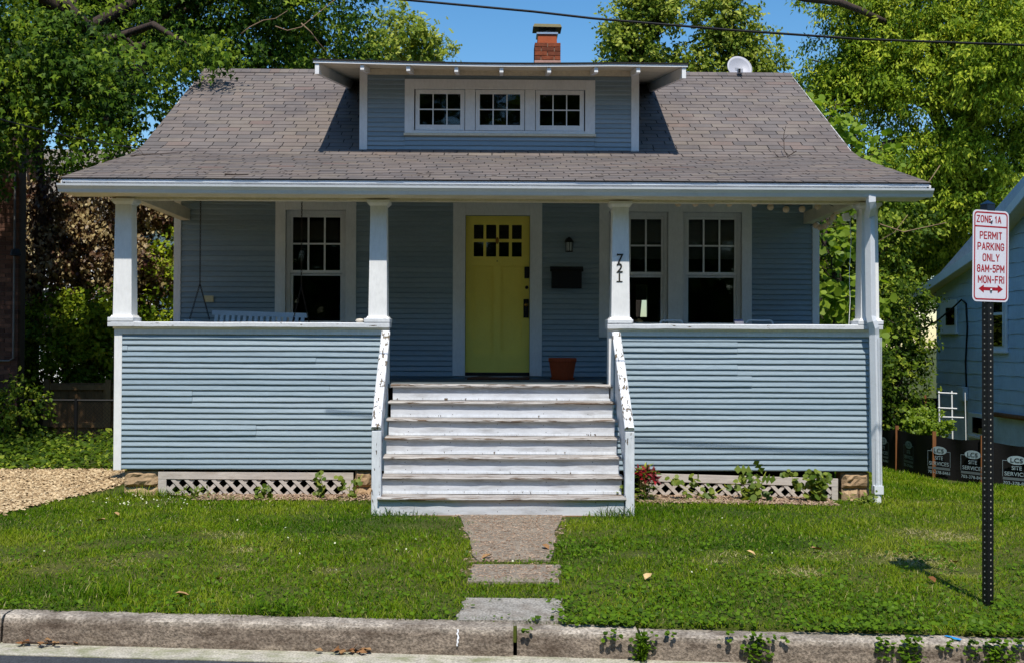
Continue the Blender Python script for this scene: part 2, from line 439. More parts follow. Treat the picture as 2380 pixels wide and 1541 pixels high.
# white paint drip on the kerb face and a blue survey mark on its top
b = MB()
xw = kx(1064)
for q in range(9):
    x = xw + random.uniform(-0.006, 0.006); ky = float(kerbY(x)); kz = float(kerbZ(x)); wdt = 0.003 + 0.003 * random.random()
    z = -0.012 - q * 0.012; y = -0.012 - 0.022 * min(1, q / 6) - 0.005
    b.add([(x - wdt, ky + y, kz + z), (x + wdt, ky + y, kz + z)], [])
b.f = [(i * 2, i * 2 + 2, i * 2 + 3, i * 2 + 1) for i in range(8)]
struct(b.build('white_paint_marking', M('white_mark', one((0.75, 0.76, 0.78)))))
b = MB(); c0 = P(2212, 1478, 6.71)
b.add([(c0.x + dx * 0.04, float(kerbY(c0.x)) + 0.06 + dy * 0.05, float(kerbZ(c0.x)) - 0.008) for dx, dy in ((-1, 1), (-0.4, 0.3), (-0.2, -0.6), (0.6, -1), (1, -0.5), (0.5, 0.1), (0.1, 0.7), (-0.4, 1.2))], [(0, 1, 2, 3, 4, 5, 6, 7)])
struct(b.build('blue_paint_marking', M('blue_mark', one(S(40, 140, 205)))))

# path slabs
path = struct(bpy.data.objects.new('path', None)); COL.objects.link(path); WL[path] = Vector((0, 0, 0))
def slab(x0a, x1a, ya, x0b, x1b, yb, tint, h=0.02):
    b = MB(); b.c = tint; n = 10; top = []
    pts = []
    for i in range(n + 1):
        t = i / n; pts.append((x0a + (x0b - x0a) * t + random.uniform(-.02, .02), ya + (yb - ya) * t))
    for i in range(n + 1):
        t = 1 - i / n; pts.append((x1a + (x1b - x1a) * t + random.uniform(-.02, .02), ya + (yb - ya) * t))
    m = len(pts)
    vs = [(x, y, float(gz(x, y)) + h) for x, y in pts] + [(x, y, float(gz(x, y)) - 0.08) for x, y in pts]
    b.add(vs, [(i, i + 1, m - 2 - i, m - 1 - i) for i in range(n)] + [(i, i + m, (i + 1) % m + m, (i + 1) % m) for i in range(m)])
    return b.build('path_slab', m_path, path)
slab(-0.36, 0.62, 10.78, -0.17, 0.42, 8.72, 0.05)
slab(-0.18, 0.50, 8.55, -0.20, 0.45, 7.98, 0.15)
slab(-0.21, 0.43, 7.52, -0.26, 0.44, 6.93, 1.0, 0.014)

# dry clippings trodden into the path
# gravel drive
drv_edge = [(-4.85, 10.7), (-4.72, 11.3), (-4.62, 11.9), (-4.5, 12.5), (-4.42, 13.2), (-4.4, 14.6)]
b = MB(); rows = []
for i, (x, y) in enumerate([(-5.6, 9.0), (-5.2, 10.0)] + drv_edge):
    for xx in np.linspace(-14, x, 14):
        b.add([(xx, y, float(gz(xx, y)) + 0.022)], [])
b.f = [(i * 14 + j, i * 14 + j + 1, (i + 1) * 14 + j + 1, (i + 1) * 14 + j) for i in range(7) for j in range(13)]
struct(b.build('gravel_drive', m_grav))
def drive_edge_x(y):
    ys = [9.0, 10.0] + [p[1] for p in drv_edge]; xs = [-5.6, -5.2] + [p[0] for p in drv_edge]
    return np.interp(y, ys, xs)

# ---- vectorised scatter of small flat pieces
def scatter(name, mat, centers, xdir, ydir, size, tint, shape, faces, parent=None, curl=None):
    """shape: (k,3) template in (x,y,n); one copy per centre in the frame (xdir, ydir, n)"""
    n = len(centers); k = len(shape)
    nd_ = np.cross(xdir, ydir)
    nd_ /= np.maximum(np.linalg.norm(nd_, axis=1, keepdims=True), 1e-6)
    sh = np.asarray(shape, float)
    sz = np.asarray(size, float).reshape(n, -1)
    if sz.shape[1] == 1:
        sz = np.repeat(sz, 3, 1)
    V = centers[:, None, :] + xdir[:, None, :] * (sh[None, :, 0:1] * sz[:, None, 0:1]) + ydir[:, None, :] * (sh[None, :, 1:2] * sz[:, None, 1:2]) + nd_[:, None, :] * (sh[None, :, 2:3] * sz[:, None, 2:3])
    V = V.reshape(-1, 3)
    fl = [len(f) for f in faces]
    loop = np.concatenate([np.array(f) for f in faces])
    L = (loop[None, :] + (np.arange(n) * k)[:, None]).reshape(-1)
    starts = np.concatenate([[0], np.cumsum(fl)[:-1]])
    ST = (starts[None, :] + (np.arange(n) * len(loop))[:, None]).reshape(-1)
    me = bpy.data.meshes.new(name)
    me.vertices.add(len(V)); me.vertices.foreach_set('co', V.astype(np.float32).ravel())
    me.loops.add(len(L)); me.loops.foreach_set('vertex_index', L.astype(np.int32))
    me.polygons.add(len(ST)); me.polygons.foreach_set('loop_start', ST.astype(np.int32))
    me.update(calc_edges=True)
    a = me.attributes.new('tint', 'FLOAT', 'POINT')
    a.data.foreach_set('value', np.repeat(np.clip(tint, 0, 1), k).astype(np.float32))
    me.materials.append(mat)
    return put(name, me, parent)
def unit(a):
    return a / np.maximum(np.linalg.norm(a, axis=1, keepdims=True), 1e-6)
NARROW = ([(0, 0, 0), (0.2, 0.42, 0.06), (0, 1, -0.12), (-0.2, 0.42, 0.06)], [(0, 1, 2), (0, 2, 3)])
OVAL = ([(0, 0, 0), (0.34, 0.45, 0.08), (0, 1, -0.06), (-0.34, 0.45, 0.08)], [(0, 1, 2), (0, 2, 3)])
MAPLE = ([(0, 0, 0), (0.5, 0.30, 0.0), (0.17, 0.46, 0.03), (0, 1.05, -0.12), (-0.17, 0.46, 0.03), (-0.5, 0.30, 0.0)], [(0, 1, 2), (0, 2, 3, 4), (0, 4, 5)])
ROUND = ([(0, 0, 0), (0.42, 0.15, 0.04), (0.46, 0.62, 0.05), (0, 0.92, 0), (-0.46, 0.62, 0.05), (-0.42, 0.15, 0.04)], [(0, 1, 2, 3), (0, 3, 4, 5)])
BLADE = ([(-0.5, 0, 0), (0.5, 0, 0), (-0.4, 0.55, 0.10), (0.4, 0.55, 0.10), (0, 1, 0.42)], [(0, 1, 3, 2), (2, 3, 4)])
PINNATE = ([(0, 0, 0), (0.28, 0.2, 0.02), (0.06, 0.35, 0.02), (0.30, 0.5, 0.0), (0.06, 0.62, 0), (0.24, 0.8, -0.04), (0, 1, -0.08), (-0.24, 0.8, -0.04), (-0.06, 0.62, 0), (-0.30, 0.5, 0), (-0.06, 0.35, 0.02), (-0.28, 0.2, 0.02)],
           [(0, 1, 2), (2, 3, 4), (4, 5, 6), (6, 7, 8), (8, 9, 10), (10, 11, 0), (0, 2, 4, 6, 8, 10)])

# ---- grass
def lawn_mask(x, y):
    m = (y > kerbY(x) + 0.10 + 0.05 * vnoise(x, y, 0.12, 99))
    m &= x > drive_edge_x(y) + (vnoise(x, y, 0.25, 9) - 0.5) * 0.25
    inh = (np.abs(x) < 4.22) & (y > 12.12)
    m &= ~inh
    st = (np.abs(x - 0.02) < 1.3) & (y > 10.86)
    m &= ~st
    j = (vnoise(x, y, 0.16, 21) - 0.5) * 0.20 + (vnoise(x, y, 0.05, 22) - 0.5) * 0.08
    p1 = (y < 10.95) & (y > 8.68 + j) & (x > np.interp(y, [8.7, 10.5, 10.8], [-0.17, -0.32, -0.6]) + j) & (x < np.interp(y, [8.7, 10.3, 10.8], [0.42, 0.55, 0.9]) + j)
    p2 = (y < 8.55 + j) & (y > 8.0 + j) & (x > -0.19 + j) & (x < 0.46 - j)
    p3 = (y < 7.48 + j * 1.5) & (y > 6.98 + j) & (x > -0.24 + j) & (x < 0.41 + j)
    m &= ~(p1 | p2 | p3)
    mul = (y > 11.72 + j) & (((x > 1.7) & (x < 3.45)) | ((x > -2.8) & (x < -1.35) & (y > 11.85 + j)))
    m &= ~mul
    return m
def patch(x, y, lst):
    r = np.zeros_like(x)
    for cx, cy, rx, ry, a in lst:
        r = np.maximum(r, a * np.clip(1.3 - ((x - cx) / rx) ** 2 - ((y - cy) / ry) ** 2, 0, 1))
    return r
def lawn_pt(vx, vy):
    d = ray(vx, vy); t = 8.0
    for _ in range(8):
        q = Vector((0, 0, EYE)) + d * t
        t += (q.z - float(gz(q.x, q.y))) / -d.z
    return Vector((0, 0, EYE)) + d * t
DRY = []
for vx, vy, rx in ((545, 1320, 0.16), (268, 1308, 0.3), (560, 1278, 0.2), (760, 1328, 0.15), (820, 1250, 0.2), (30, 1305, 0.1), (1660, 1305, 0.22), (2110, 1302, 0.4), (1710, 1290, 0.3), (1900, 1290, 0.35), (2230, 1330, 0.3), (520, 1245, 0.3), (1480, 1290, 0.2), (2180, 1245, 0.5), (1850, 1330, 0.3), (350, 1290, 0.25), (120, 1325, 0.25)):
    q = lawn_pt(vx, vy); DRY.append((q.x, q.y, rx, rx * 0.55 + 0.06, 1.0))
def make_grass():
    N = 1150000
    x = rng.uniform(-6.2, 9.0, N); y = rng.uniform(6.4, 20.0, N)
    keep = (rng.random(N) < np.interp(y, [6.5, 9, 12, 20], [1.0, 0.75, 0.5, 0.22])) & lawn_mask(x, y)
    keep &= np.abs(x) < 0.52 * y + 0.9
    keep &= ~((x < 4.3) & (y > 12.2))
    keep &= ~((x > 6.4) & (y > 15.6))
    x = x[keep]; y = y[keep]; n = len(x)
    z = gz(x, y) - 0.005
    big = vnoise(x, y, 0.9, 31); mid = vnoise(x, y, 0.28, 32)
    dry = patch(x, y, DRY)
    tuft = patch(x, y, [(lawn_pt(625, 1425).x, lawn_pt(625, 1425).y, 0.22, 0.16, 1), (lawn_pt(1290, 1165).x - .1, 11.0, 0.25, 0.15, .0), (lawn_pt(240, 1385).x, lawn_pt(240, 1385).y, 0.25, 0.14, .7), (1.15, 10.83, 0.28, 0.09, 1.4), (-1.0, 10.83, 0.3, 0.07, 1.0), (-3.8, 12.1, 0.45, 0.16, 1.3), (lawn_pt(10, 1450).x, lawn_pt(10, 1450).y, .14, .2, 1.2)])
    L = (0.022 + 0.032 * rng.random(n)) * (0.7 + 0.6 * mid) * (1 + 1.7 * tuft) * (1 - 0.15 * np.clip(dry, 0, 1))
    L *= np.interp(y, [6.5, 12, 18], [1, 1.15, 1.7])
    wd = (0.0036 + 0.003 * rng.random(n)) * np.interp(y, [6.5, 12, 20], [1.0, 1.4, 2.4])
    az = rng.uniform(0, 2 * np.pi, n); tilt = np.abs(rng.normal(0.55, 0.30, n)) + 0.35 * np.clip(dry, 0, 1)
    tilt = np.clip(tilt, 0, 1.45)
    yd = np.stack([np.sin(tilt) * np.cos(az), np.sin(tilt) * np.sin(az), np.cos(tilt)], 1)
    xa = az + np.pi / 2 + rng.normal(0, 0.6, n)
    xd = np.stack([np.cos(xa), np.sin(xa), np.zeros(n)], 1)
    t = 0.02 + 0.62 * big + 0.35 * (mid - 0.5) + 0.20 * rng.normal(0, 1.0, n) + 0.75 * dry * rng.random(n) - 0.10 * tuft
    t = np.where(rng.random(n) < 0.05, 0.75 + 0.25 * rng.random(n), np.clip(t, 0, 0.74 + 0.26 * np.clip(dry, 0, 1)))
    o = scatter('grass', l_grass, np.stack([x, y, z], 1), xd, yd, np.stack([wd, L, L], 1), t, *BLADE)
    tag(stuff(o), 'short patchy green lawn grass between kerb and porch', 'grass')
make_grass()
def leafy(name, mat, x, y, z, size, tilt_s, tint, shape=ROUND, parent=None, face=None):
    n = len(x); az = rng.uniform(0, 2 * np.pi, n); tl = rng.normal(0, tilt_s, n)
    yd = np.stack([np.cos(az) * np.cos(tl), np.sin(az) * np.cos(tl), np.sin(tl)], 1)
    up = unit(np.stack([rng.normal(0, tilt_s, n), rng.normal(0, tilt_s, n) - (0.0 if face is None else face), np.ones(n)], 1))
    xd = unit(np.cross(yd, up))
    yd = unit(np.cross(up, xd))
    return scatter(name, mat, np.stack([x, y, z], 1), xd, yd, size, tint, *shape, parent=parent)
# ground ivy and clover low on the lawn, spilling over the kerb on the right
def make_cover():
    N = 26000
    x = rng.uniform(-3.9, 4.4, N); y = kerbY(x) + 0.09 + rng.random(N) ** 1.7 * 3.0
    d = y - kerbY(x)
    pr = np.clip(0.10 + 0.9 * sm(0.0, 1.6, x) * np.exp(-d / 0.55) + 0.55 * sm(0.3, 0.8, x) * np.exp(-((x - 0.75) / 0.35) ** 2) * (d < 1.3) + 0.5 * (vnoise(x, y, 0.4, 41) > 0.66) * (x > 0.4) + 0.16 * (vnoise(x, y, 0.3, 42) > 0.6), 0, 1)
    pr *= vnoise(x, y, 0.22, 43) * 1.5
    k = (rng.random(N) < pr) & (lawn_mask(x, y) | ((d < 0.16) & (x > 0.2) & (vnoise(x, y, 0.2, 44) > 0.42)))
    x = x[k]; y = y[k]; n = len(x)
    z = gz(x, y) + 0.012 + 0.035 * rng.random(n)
    X = [x]; Yv = [y]; Z = [z]
    # trailing strands over the kerb face
    for vx, ln, cnt in ((1490, 0.19, 55), (1497, 0.15, 25), (1690, 0.05, 10), (1745, 0.17, 45), (1762, 0.18, 45), (1800, 0.06, 12), (2050, 0.14, 40), (2105, 0.19, 65), (2120, 0.17, 45), (2200, 0.08, 15), (2255, 0.15, 30), (2300, 0.17, 70), (2325, 0.18, 60), (2370, 0.1, 30), (1560, 0.03, 10), (1420, 0.06, 18), (1225, 0.03, 8)):
        cx = kx(vx); u = rng.random(cnt) * ln
        xx = cx + rng.normal(0, 0.022 + 0.02 * u / ln, cnt); 
        X.append(xx); Yv.append(kerbY(xx) - 0.03 - 0.02 * rng.random(cnt)); Z.append(kerbZ(xx) + 0.015 - u)
    x = np.concatenate(X); y = np.concatenate(Yv); z = np.concatenate(Z); n = len(x)
    o = leafy('ground_ivy', l_ivy, x, y, z, 0.016 + 0.020 * rng.random(n), 0.35, rng.random(n) * 0.9, ROUND, face=0.35)
    tag(stuff(o), 'round leaved ground ivy creeping through lawn and spilling over kerb', 'ground cover')
make_cover()
# white clover heads
n = 150
x = np.concatenate([rng.normal(-3.6, 0.35, 90), rng.uniform(-4, 3, 60)]); y = np.concatenate([rng.normal(11.5, 0.3, 90), rng.uniform(8, 11.5, 60)])
k = lawn_mask(x, y); x = x[k]; y = y[k]
o = leafy('clover_flowers', M('clover_white', one(S(200, 200, 170))), x, y, gz(x, y) + 0.05, 0.011 + 0.008 * rng.random(len(x)), 0.6, rng.random(len(x)))
tag(stuff(o), 'tiny white clover heads dotted over the lawn', 'clover')
# gravel stones and wood chips
CHIP = ([(-0.5, 0, 0), (0.5, 0, 0), (0.45, 1, 0.1), (-0.4, 0.9, 0.1), (0, 0.5, 0.45)], [(0, 1, 4), (1, 2, 4), (2, 3, 4), (3, 0, 4)])
N = 26000
x = rng.uniform(-8.5, -4.2, N); y = rng.uniform(10.4, 14.6, N); k = x < drive_edge_x(y) + 0.05 + rng.normal(0, 0.05, N); x = x[k]; y = y[k]
o = leafy('gravel', m_gravs, x, y, gz(x, y) + 0.022, 0.014 + 0.022 * rng.random(len(x)), 0.25, rng.random(len(x)), CHIP)
tag(stuff(o), 'loose tan gravel on the drive beside the porch', 'gravel')
b = MB(); b.add([(1.65, 11.68, float(gz(1.65, 11.68)) + .012), (3.5, 11.68, float(gz(3.5, 11.68)) + .012), (3.7, 12.3, float(gz(3.7, 12.3)) + .012), (1.5, 12.3, .012)], [(0, 1, 2, 3)])
b.add([(-2.85, 11.83, .012), (-1.35, 11.83, .012), (-1.3, 12.3, .012), (-3.8, 12.3, .012)], [(0, 1, 2, 3)])
struct(b.build('mulch_bed', m_mulch))
N = 5200
x = np.concatenate([rng.uniform(1.5, 3.6, N), rng.uniform(-3.2, -1.3, N // 2)]); y = np.concatenate([rng.uniform(11.66, 12.2, N), rng.uniform(11.8, 12.2, N // 2)])
o = leafy('wood_chips', m_chip, x, y, gz(x, y) + 0.014, np.stack([0.012 + 0.01 * rng.random(len(x)), 0.02 + 0.035 * rng.random(len(x)), 0.02 + 0 * x], 1), 0.3, rng.random(len(x)), CHIP)
tag(stuff(o), 'wood chip mulch strewn along the porch foot', 'mulch')
n = 2600
x = rng.uniform(-0.4, 0.65, n); y = rng.uniform(7.9, 10.75, n); k = ~lawn_mask(x, y); x = x[k]; y = y[k]
o = leafy('path_litter', m_chip, x, y, gz(x, y) + 0.021, np.stack([0.004 + 0.006 * rng.random(len(x)), 0.012 + 0.03 * rng.random(len(x)), 0.012 + 0 * x], 1), 0.12, rng.random(len(x)), CHIP)
tag(stuff(o), 'dry clippings and bark bits lying on the path slabs', 'litter')

# ------------------------------------------------------------------ the bungalow
YF, YW = 12.2, 14.4
FL = 1.23
HW = 4.19
house = thing('bungalow', 'pale blue bungalow with white trimmed porch, grey shingled roof and front dormer', 'house', (0, YF, 0))
def fx(v, Y):
    return P(v, 800, Y).x
# --- siding boards
def board_meshes(L, h, nvar, nseg, amp, mat=m_side):
    out = []
    for k in range(nvar):
        b = MB(); b.c = random.random()
        prof = [(-0.008, h + 0.008), (-0.0105, h - 0.002), (-0.0225, h * 0.40), (-0.0245, h * 0.24), (-0.0215, h * 0.12), (-0.006, h * 0.07), (0.0, h * 0.1), (0.0, h + 0.008)]
        ph = random.uniform(0, 6); f = random.uniform(0.8, 2.2); jit = []
        for i in range(nseg + 1):
            x = L * i / nseg
            jit.append((amp * 0.3 * math.sin(x * f * 1.7 + ph * 2) + random.uniform(-amp, amp) * 0.15, amp * math.sin(x * f + ph) + random.uniform(-amp, amp) * 0.4))
        b.prismx(prof, 0, L, nseg, jit)
        out.append(b.mesh('siding_board', mat))
    return out
def siding(parent, x0, x1, y, z0, z1, h, nvar=5, amp=0.002, splits=()):
    n = int(round((z1 - z0) / h)); h = (z1 - z0) / n
    ms = board_meshes(x1 - x0, h, nvar, max(3, int((x1 - x0) / 0.16)), amp)
    for i in range(n):
        sp = [s for s in splits if s[0] == i]
        if sp:
            xm = sp[0][1]
            for a, c, dy in ((x0, xm, sp[0][2]), (xm + 0.002, x1, 0)):
                put('siding_board', random.choice(board_meshes(c - a, h, 1, max(3, int((c - a) / 0.16)), amp)), parent, (a, y + dy, z0 + i * h))
        else:
            put('siding_board', random.choice(ms), parent, (x0, y, z0 + i * h))
# --- porch half walls in front
XLo, XRo = -1.20, 1.225          # porch opening at the stairs
for sx, (a, c) in ((-1, (-HW, XLo)), (1, (XRo, HW))):
    pw = MB().box(a + 0.03, c - 0.03, YF + 0.004, YF + 0.12, 0.285, 1.80).build('porch_wall', m_side, house)
    if sx < 0:
        siding(pw, a + 0.085, c - 0.055, YF, 0.285, 1.765, 0.0625, 6, 0.0028, [(13, a + 0.85, -0.004), (12, a + 0.85, -0.003), (14, a + 2.35, 0.0), (19, a + 2.2, -0.003), (6, a + 1.55, -0.005), (7, a + 1.55, -0.004), (21, a + 0.14, -.004)])
    else:
        siding(pw, a + 0.055, c - 0.085, YF, 0.285, 1.765, 0.0625, 6, 0.0028, [(22, a + 1.42, -0.007), (21, a + 1.42, -0.004), (18, a + 1.42, -0.005), (17, a + 1.42, -0.004), (16, a + 1.58, -0.005), (15, a + 1.58, -0.005)])
    oc = a if sx < 0 else c - 0.085
    MB().box(oc, oc + 0.085, YF - 0.03, YF + 0.1, 0.28, 1.77).build('corner_board', m_white, house, bevel=0.004)
    ic = c - 0.055 if sx < 0 else a
    MB().box(ic, ic + 0.055, YF - 0.026, YF + 0.1, 0.28, 1.77).build('corner_board', m_white, house, bevel=0.004)
    MB().box(a, c, YF - 0.034, YF + 0.1, 1.7665, 1.846).build('frieze_board', m_white, house, bevel=0.003)
    mo = MB().prismx([(YF - 0.036, 1.845), (YF - 0.036, 1.822), (YF - 0.05, 1.832), (YF - 0.062, 1.845)], a - 0.01, c + 0.01)
    mo.build('moulding', m_white, house)
    cp = MB(); e0, e1 = (a - 0.055, c + 0.02) if sx < 0 else (a - 0.02, c + 0.045)
    cp.prismx([(YF - 0.085, 1.847), (YF - 0.088, 1.89), (YF - 0.08, 1.897), (YF + 0.16, 1.90), (YF + 0.16, 1.847)], e0, e1, 14, [(random.uniform(-.002, .002), random.uniform(-.0025, .0025)) for _ in range(15)])
    cp.build('rail_cap', m_rail, house)
    # return wall beside the stairs and the low side wall of the porch
    MB().box(ic, ic + 0.055, YF + 0.101, YF + 0.17, 1.20, 1.845).build('wall_end_trim', m_white, house)
    xs = -HW if sx < 0 else HW - 0.1
    sw = MB().box(xs, xs + 0.1, YF + 0.125, YW, 0.285, 1.82).build('porch_side_wall', m_side, house)
    MB().box(xs - 0.04, xs + 0.14, YF + 0.165, YW, 1.822, 1.875).build('rail_cap', m_rail, house)
# --- columns
def column(cx, cy=YF + 0.055, base_d=0.0):
    zt = 3.18
    sh = MB().frustum(cx, cy, 1.955, zt, 0.205, 0.178).build('column', m_white, house, bevel=0.004)
    MB().box(cx - 0.145, cx + 0.135, cy - 0.145, cy + 0.14, 1.9005, 1.945).build('column_base', m_rail, sh, bevel=0.005)
    MB().frustum(cx, cy, 1.9455, 1.968, 0.245, 0.222).build('base_moulding', m_white, sh)
    c = MB().frustum(cx, cy, zt + 0.0005, zt + 0.03, 0.19, 0.235); c.frustum(cx, cy, zt + 0.0305, zt + 0.062, 0.25, 0.25)
    c.build('capital', m_white, sh, bevel=0.003)
    return sh
cols = [column(fx(286.6, YF)), column(fx(878.5, YF)), column(fx(1441, YF)), column(fx(2019, YF))]
# --- beams, soffit, ceiling
MB().box(-4.18, 4.18, YF - 0.02, YF + 0.14, 3.2425, 3.50).build('porch_beam', m_soffit, house, bevel=0.004)
for x in (-4.10, 3.98):
    MB().box(x, x + 0.12, YF + 0.141, YW - 0.03, 3.25, 3.40).build('side_beam', m_soffit, house, bevel=0.004)
MB().box(-4.62, 4.62, 11.868, YF - 0.021, 3.262, 3.275).build('soffit', m_soffit, house)
MB().box(-4.18, 4.18, YF - 0.034, YF - 0.021, 3.236, 3.2615).build('soffit_trim', m_soffit, house)
MB().box(-4.62, 4.62, YF + 0.15, YW - 0.01, 3.545, 3.56).build('porch_ceiling', m_soffit, house)
MB().box(-4.08, 4.08, YF + 0.175, YW - 0.001, FL - 0.04, FL).box(XLo + 0.002, XRo - 0.002, YF - 0.025, YF + 0.1745, FL - 0.04, FL).build('porch_floor', m_bluefl, house)
# --- gutter and fascia
gp = [(11.862, 3.35), (11.862, 3.262), (11.79, 3.262), (11.778, 3.292), (11.748, 3.326), (11.744, 3.348), (11.757, 3.348), (11.759, 3.330), (11.787, 3.296), (11.797, 3.270), (11.853, 3.270), (11.853, 3.35)]
nj = 40
gj = [(random.uniform(-.0015, .0015), -0.004 * math.sin(math.pi * i / nj)) for i in range(nj + 1)]
gt = MB().prismx(gp, -4.665, 4.655, nj, gj, cap=False)
for xe in (-4.665, 4.652):
    gt.prismx([(11.861, 3.35), (11.861, 3.2625), (11.79, 3.2625), (11.778, 3.292), (11.748, 3.326), (11.745, 3.3475)], xe, xe + 0.003)
gt.build('gutter', m_metal, house)
MB().box(-4.62, 4.62, 11.8635, 11.884, 3.276, 3.398).build('fascia', m_white, house)
MB().prismx([(11.815, 3.405), (11.815, 3.376), (11.822, 3.376), (11.8625, 3.398), (11.8625, 3.405)], -4.63, 4.63).build('drip_edge', m_metal, house)
# --- roof
EA, BR, B2, RI = (11.80, 3.412), (14.08, 4.058), (14.52, 4.24), (17.5, 5.97)
RX = 4.64
rs = MB()
th = 0.045
rs.prismx([EA, BR, B2, RI, (23.2, 2.68), (23.2, 2.60), (17.5, 5.88), (B2[0], B2[1] - 0.08), (BR[0], BR[1] - 0.07), (EA[0] + 0.01, EA[1] - 0.008)], -RX, RX)
roof = rs.build('roof', m_under, house)
for x in (-RX - 0.022, RX + 0.002):
    MB().prismx([(EA[0] + 0.05, EA[1] - 0.02), (BR[0], BR[1] - 0.015), (B2[0], B2[1] - 0.015), (RI[0], RI[1] - 0.02), (RI[0], RI[1] - 0.17), (B2[0], B2[1] - 0.15), (BR[0], BR[1] - 0.15), (EA[0] + 0.06, EA[1] - 0.13)], x, x + 0.02).build('rake_board', m_white, roof)
def tab_mesh(w, tint):
    b = MB(); b.c = tint
    t0, t1 = 0.0075, 0.002
    e = 0.165
    b.add([(0, 0, 0.001), (w, 0, 0.001), (w, e, 0.001), (0, e, 0.001), (0, 0, t0), (w, 0, t0), (w, e, t1), (0, e, t1)], [(4, 5, 6, 7), (0, 1, 5, 4), (1, 2, 6, 5), (3, 0, 4, 7)])
    return b
TABW = 0.305
tabs = [tab_mesh(TABW - 0.013, t).mesh('shingle', m_shing) for t in np.linspace(0, 1, 14)]
field = MB()
DX0, DX1 = fx(833, YW), fx(1483, YW)
def lay(a, c, rows, cutter, single):
    ang = math.atan2(c[1] - a[1], c[0] - a[0]); ca, sa = math.cos(ang), math.sin(ang)
    ln = math.hypot(c[0] - a[0], c[1] - a[1]); ex = ln / rows
    for r in range(rows):
        y = a[0] + ca * ex * r; z = a[1] + sa * ex * r
        off = (r % 2) * TABW * 0.5 + random.uniform(-0.02, 0.02) + (r // 2 % 3) * 0.05
        x = -RX - off
        while x < RX - 0.01:
            x0 = max(x, -RX - 0.01); x1 = min(x + TABW, RX + 0.01); x += TABW
            if x1 - x0 < 0.03 or cutter(x0, x1, r):
                continue
            tint = min(1, max(0, random.gauss(0.45, 0.21)))
            oz = random.uniform(0, 0.0025); oy = random.uniform(-0.003, 0.003)
            if single(x0, x1, r) and x1 - x0 > TABW - 0.02 and CNT[0] < 300:
                CNT[0] += 1
                put('shingle', tabs[int(tint * 13.99)], roof, (x0, y + oy * ca - sa * oz, z + ca * oz + oy * sa), rot=(ang, 0, 0))
            else:
                t = tab_mesh(x1 - x0 - 0.013, tint)
                field.c = tint
                field.add([(px + x0, y + (py + oy) * ca - (pz + oz) * sa, z + (py + oy) * sa + (pz + oz) * ca) for px, py, pz in t.v], t.f)
CNT = [0]
indorm = lambda x0, x1: x1 > DX0 + 0.02 and x0 < DX1 - 0.02
lay(B2, RI, 24, lambda x0, x1, r: indorm(x0, x1) and r <= 21 and x0 > DX0 and x1 < DX1, lambda x0, x1, r: r < 16 and (x1 < DX0 - 0.05 or x0 > DX1 + 0.05))
lay(BR, B2, 3, lambda x0, x1, r: False, lambda x0, x1, r: False)
lay(EA, BR, 16, lambda x0, x1, r: False, lambda x0, x1, r: False)
stuff(field.build('shingle_field', m_shing, roof))
rc = MB()
xx = -RX
while xx < RX:
    rc.c = random.random(); x1 = min(xx + 0.15, RX)
    rc.prismx([(17.36, 5.90), (17.36, 5.914), (17.5, 5.997), (17.66, 5.915), (17.66, 5.90), (17.5, 5.975)], xx, x1 - 0.003); xx += 0.15
stuff(rc.build('ridge_cap', m_shing, roof))
# --- walls of the house body with openings
def wall_with_holes(name, y0, y1, x0, x1, z0, z1, holes, mat, parent):
    b = MB(); holes = sorted(holes); cx = x0
    for hx0, hx1, hz0, hz1 in holes:
        b.box(cx, hx0, y0, y1, z0, z1)
        b.box(hx0, hx1, y0, y1, z0, hz0); b.box(hx0, hx1, y0, y1, hz1, z1)
        cx = hx1
    b.box(cx, x1, y0, y1, z0, z1)
    return b.build(name, mat, parent)
W1 = (fx(662.8, YW), fx(802.8, YW), 1.86, 3.395)
DR = (fx(1080.6, YW), fx(1231, YW), 1.26, 3.34)
W2 = (fx(1414, YW), fx(1552, YW), 1.86, 3.395)
W3 = (fx(1587, YW), fx(1723, YW), 1.86, 3.395)
fw = wall_with_holes('front_wall', YW + 0.004, YW + 0.12, -HW, HW, 0.3, 3.60, [W1, DR, W2, W3], m_side, house)
for a, c, z0 in ((-4.10, fx(639, YW), 1.245), (fx(827, YW), fx(1052, YW), 1.245), (fx(1259, YW), fx(1391.7, YW), 1.245), (fx(1746, YW), 4.10, 1.245)):
    siding(fw, a, c, YW, z0, 3.524, 0.067, 4, 0.0012)
siding(fw, fx(1391.7, YW) + 0.003, 3.2, YW, 1.245, 1.245 + 0.067 * 7, 0.067, 3, 0.0012)
for x in (-HW, HW - 0.09):
    MB().box(x, x + 0.09, YW - 0.032, YW + 0.01, FL, 3.55).build('corner_board', m_white, house, bevel=0.003)
for x in (-HW, HW - 0.1):
    MB().prismx([(YW + 0.121, -0.3), (YW + 0.121, 4.05), (17.5, 5.86), (22.3, 3.12), (22.3, -0.3)], x, x + 0.1).build('side_wall', m_side, house)
BW = (fx(1478, 22.2), fx(1504, 22.2), P(1490, 737, 22.2).z, P(1490, 663, 22.2).z)
wall_with_holes('back_wall', 22.2, 22.3, -HW + 0.101, HW - 0.101, -0.3, 3.2, [BW], m_side, house)
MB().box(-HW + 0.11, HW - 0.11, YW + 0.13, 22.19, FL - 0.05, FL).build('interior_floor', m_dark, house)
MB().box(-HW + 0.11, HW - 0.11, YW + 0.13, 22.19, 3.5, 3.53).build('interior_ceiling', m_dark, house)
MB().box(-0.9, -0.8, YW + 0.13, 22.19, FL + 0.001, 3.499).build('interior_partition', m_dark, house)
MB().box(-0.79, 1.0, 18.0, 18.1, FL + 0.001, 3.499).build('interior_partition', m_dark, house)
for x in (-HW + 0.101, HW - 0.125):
    MB().box(x, x + 0.02, YW + 0.13, 22.19, FL, 3.499).build('interior_lining', m_dark, house)
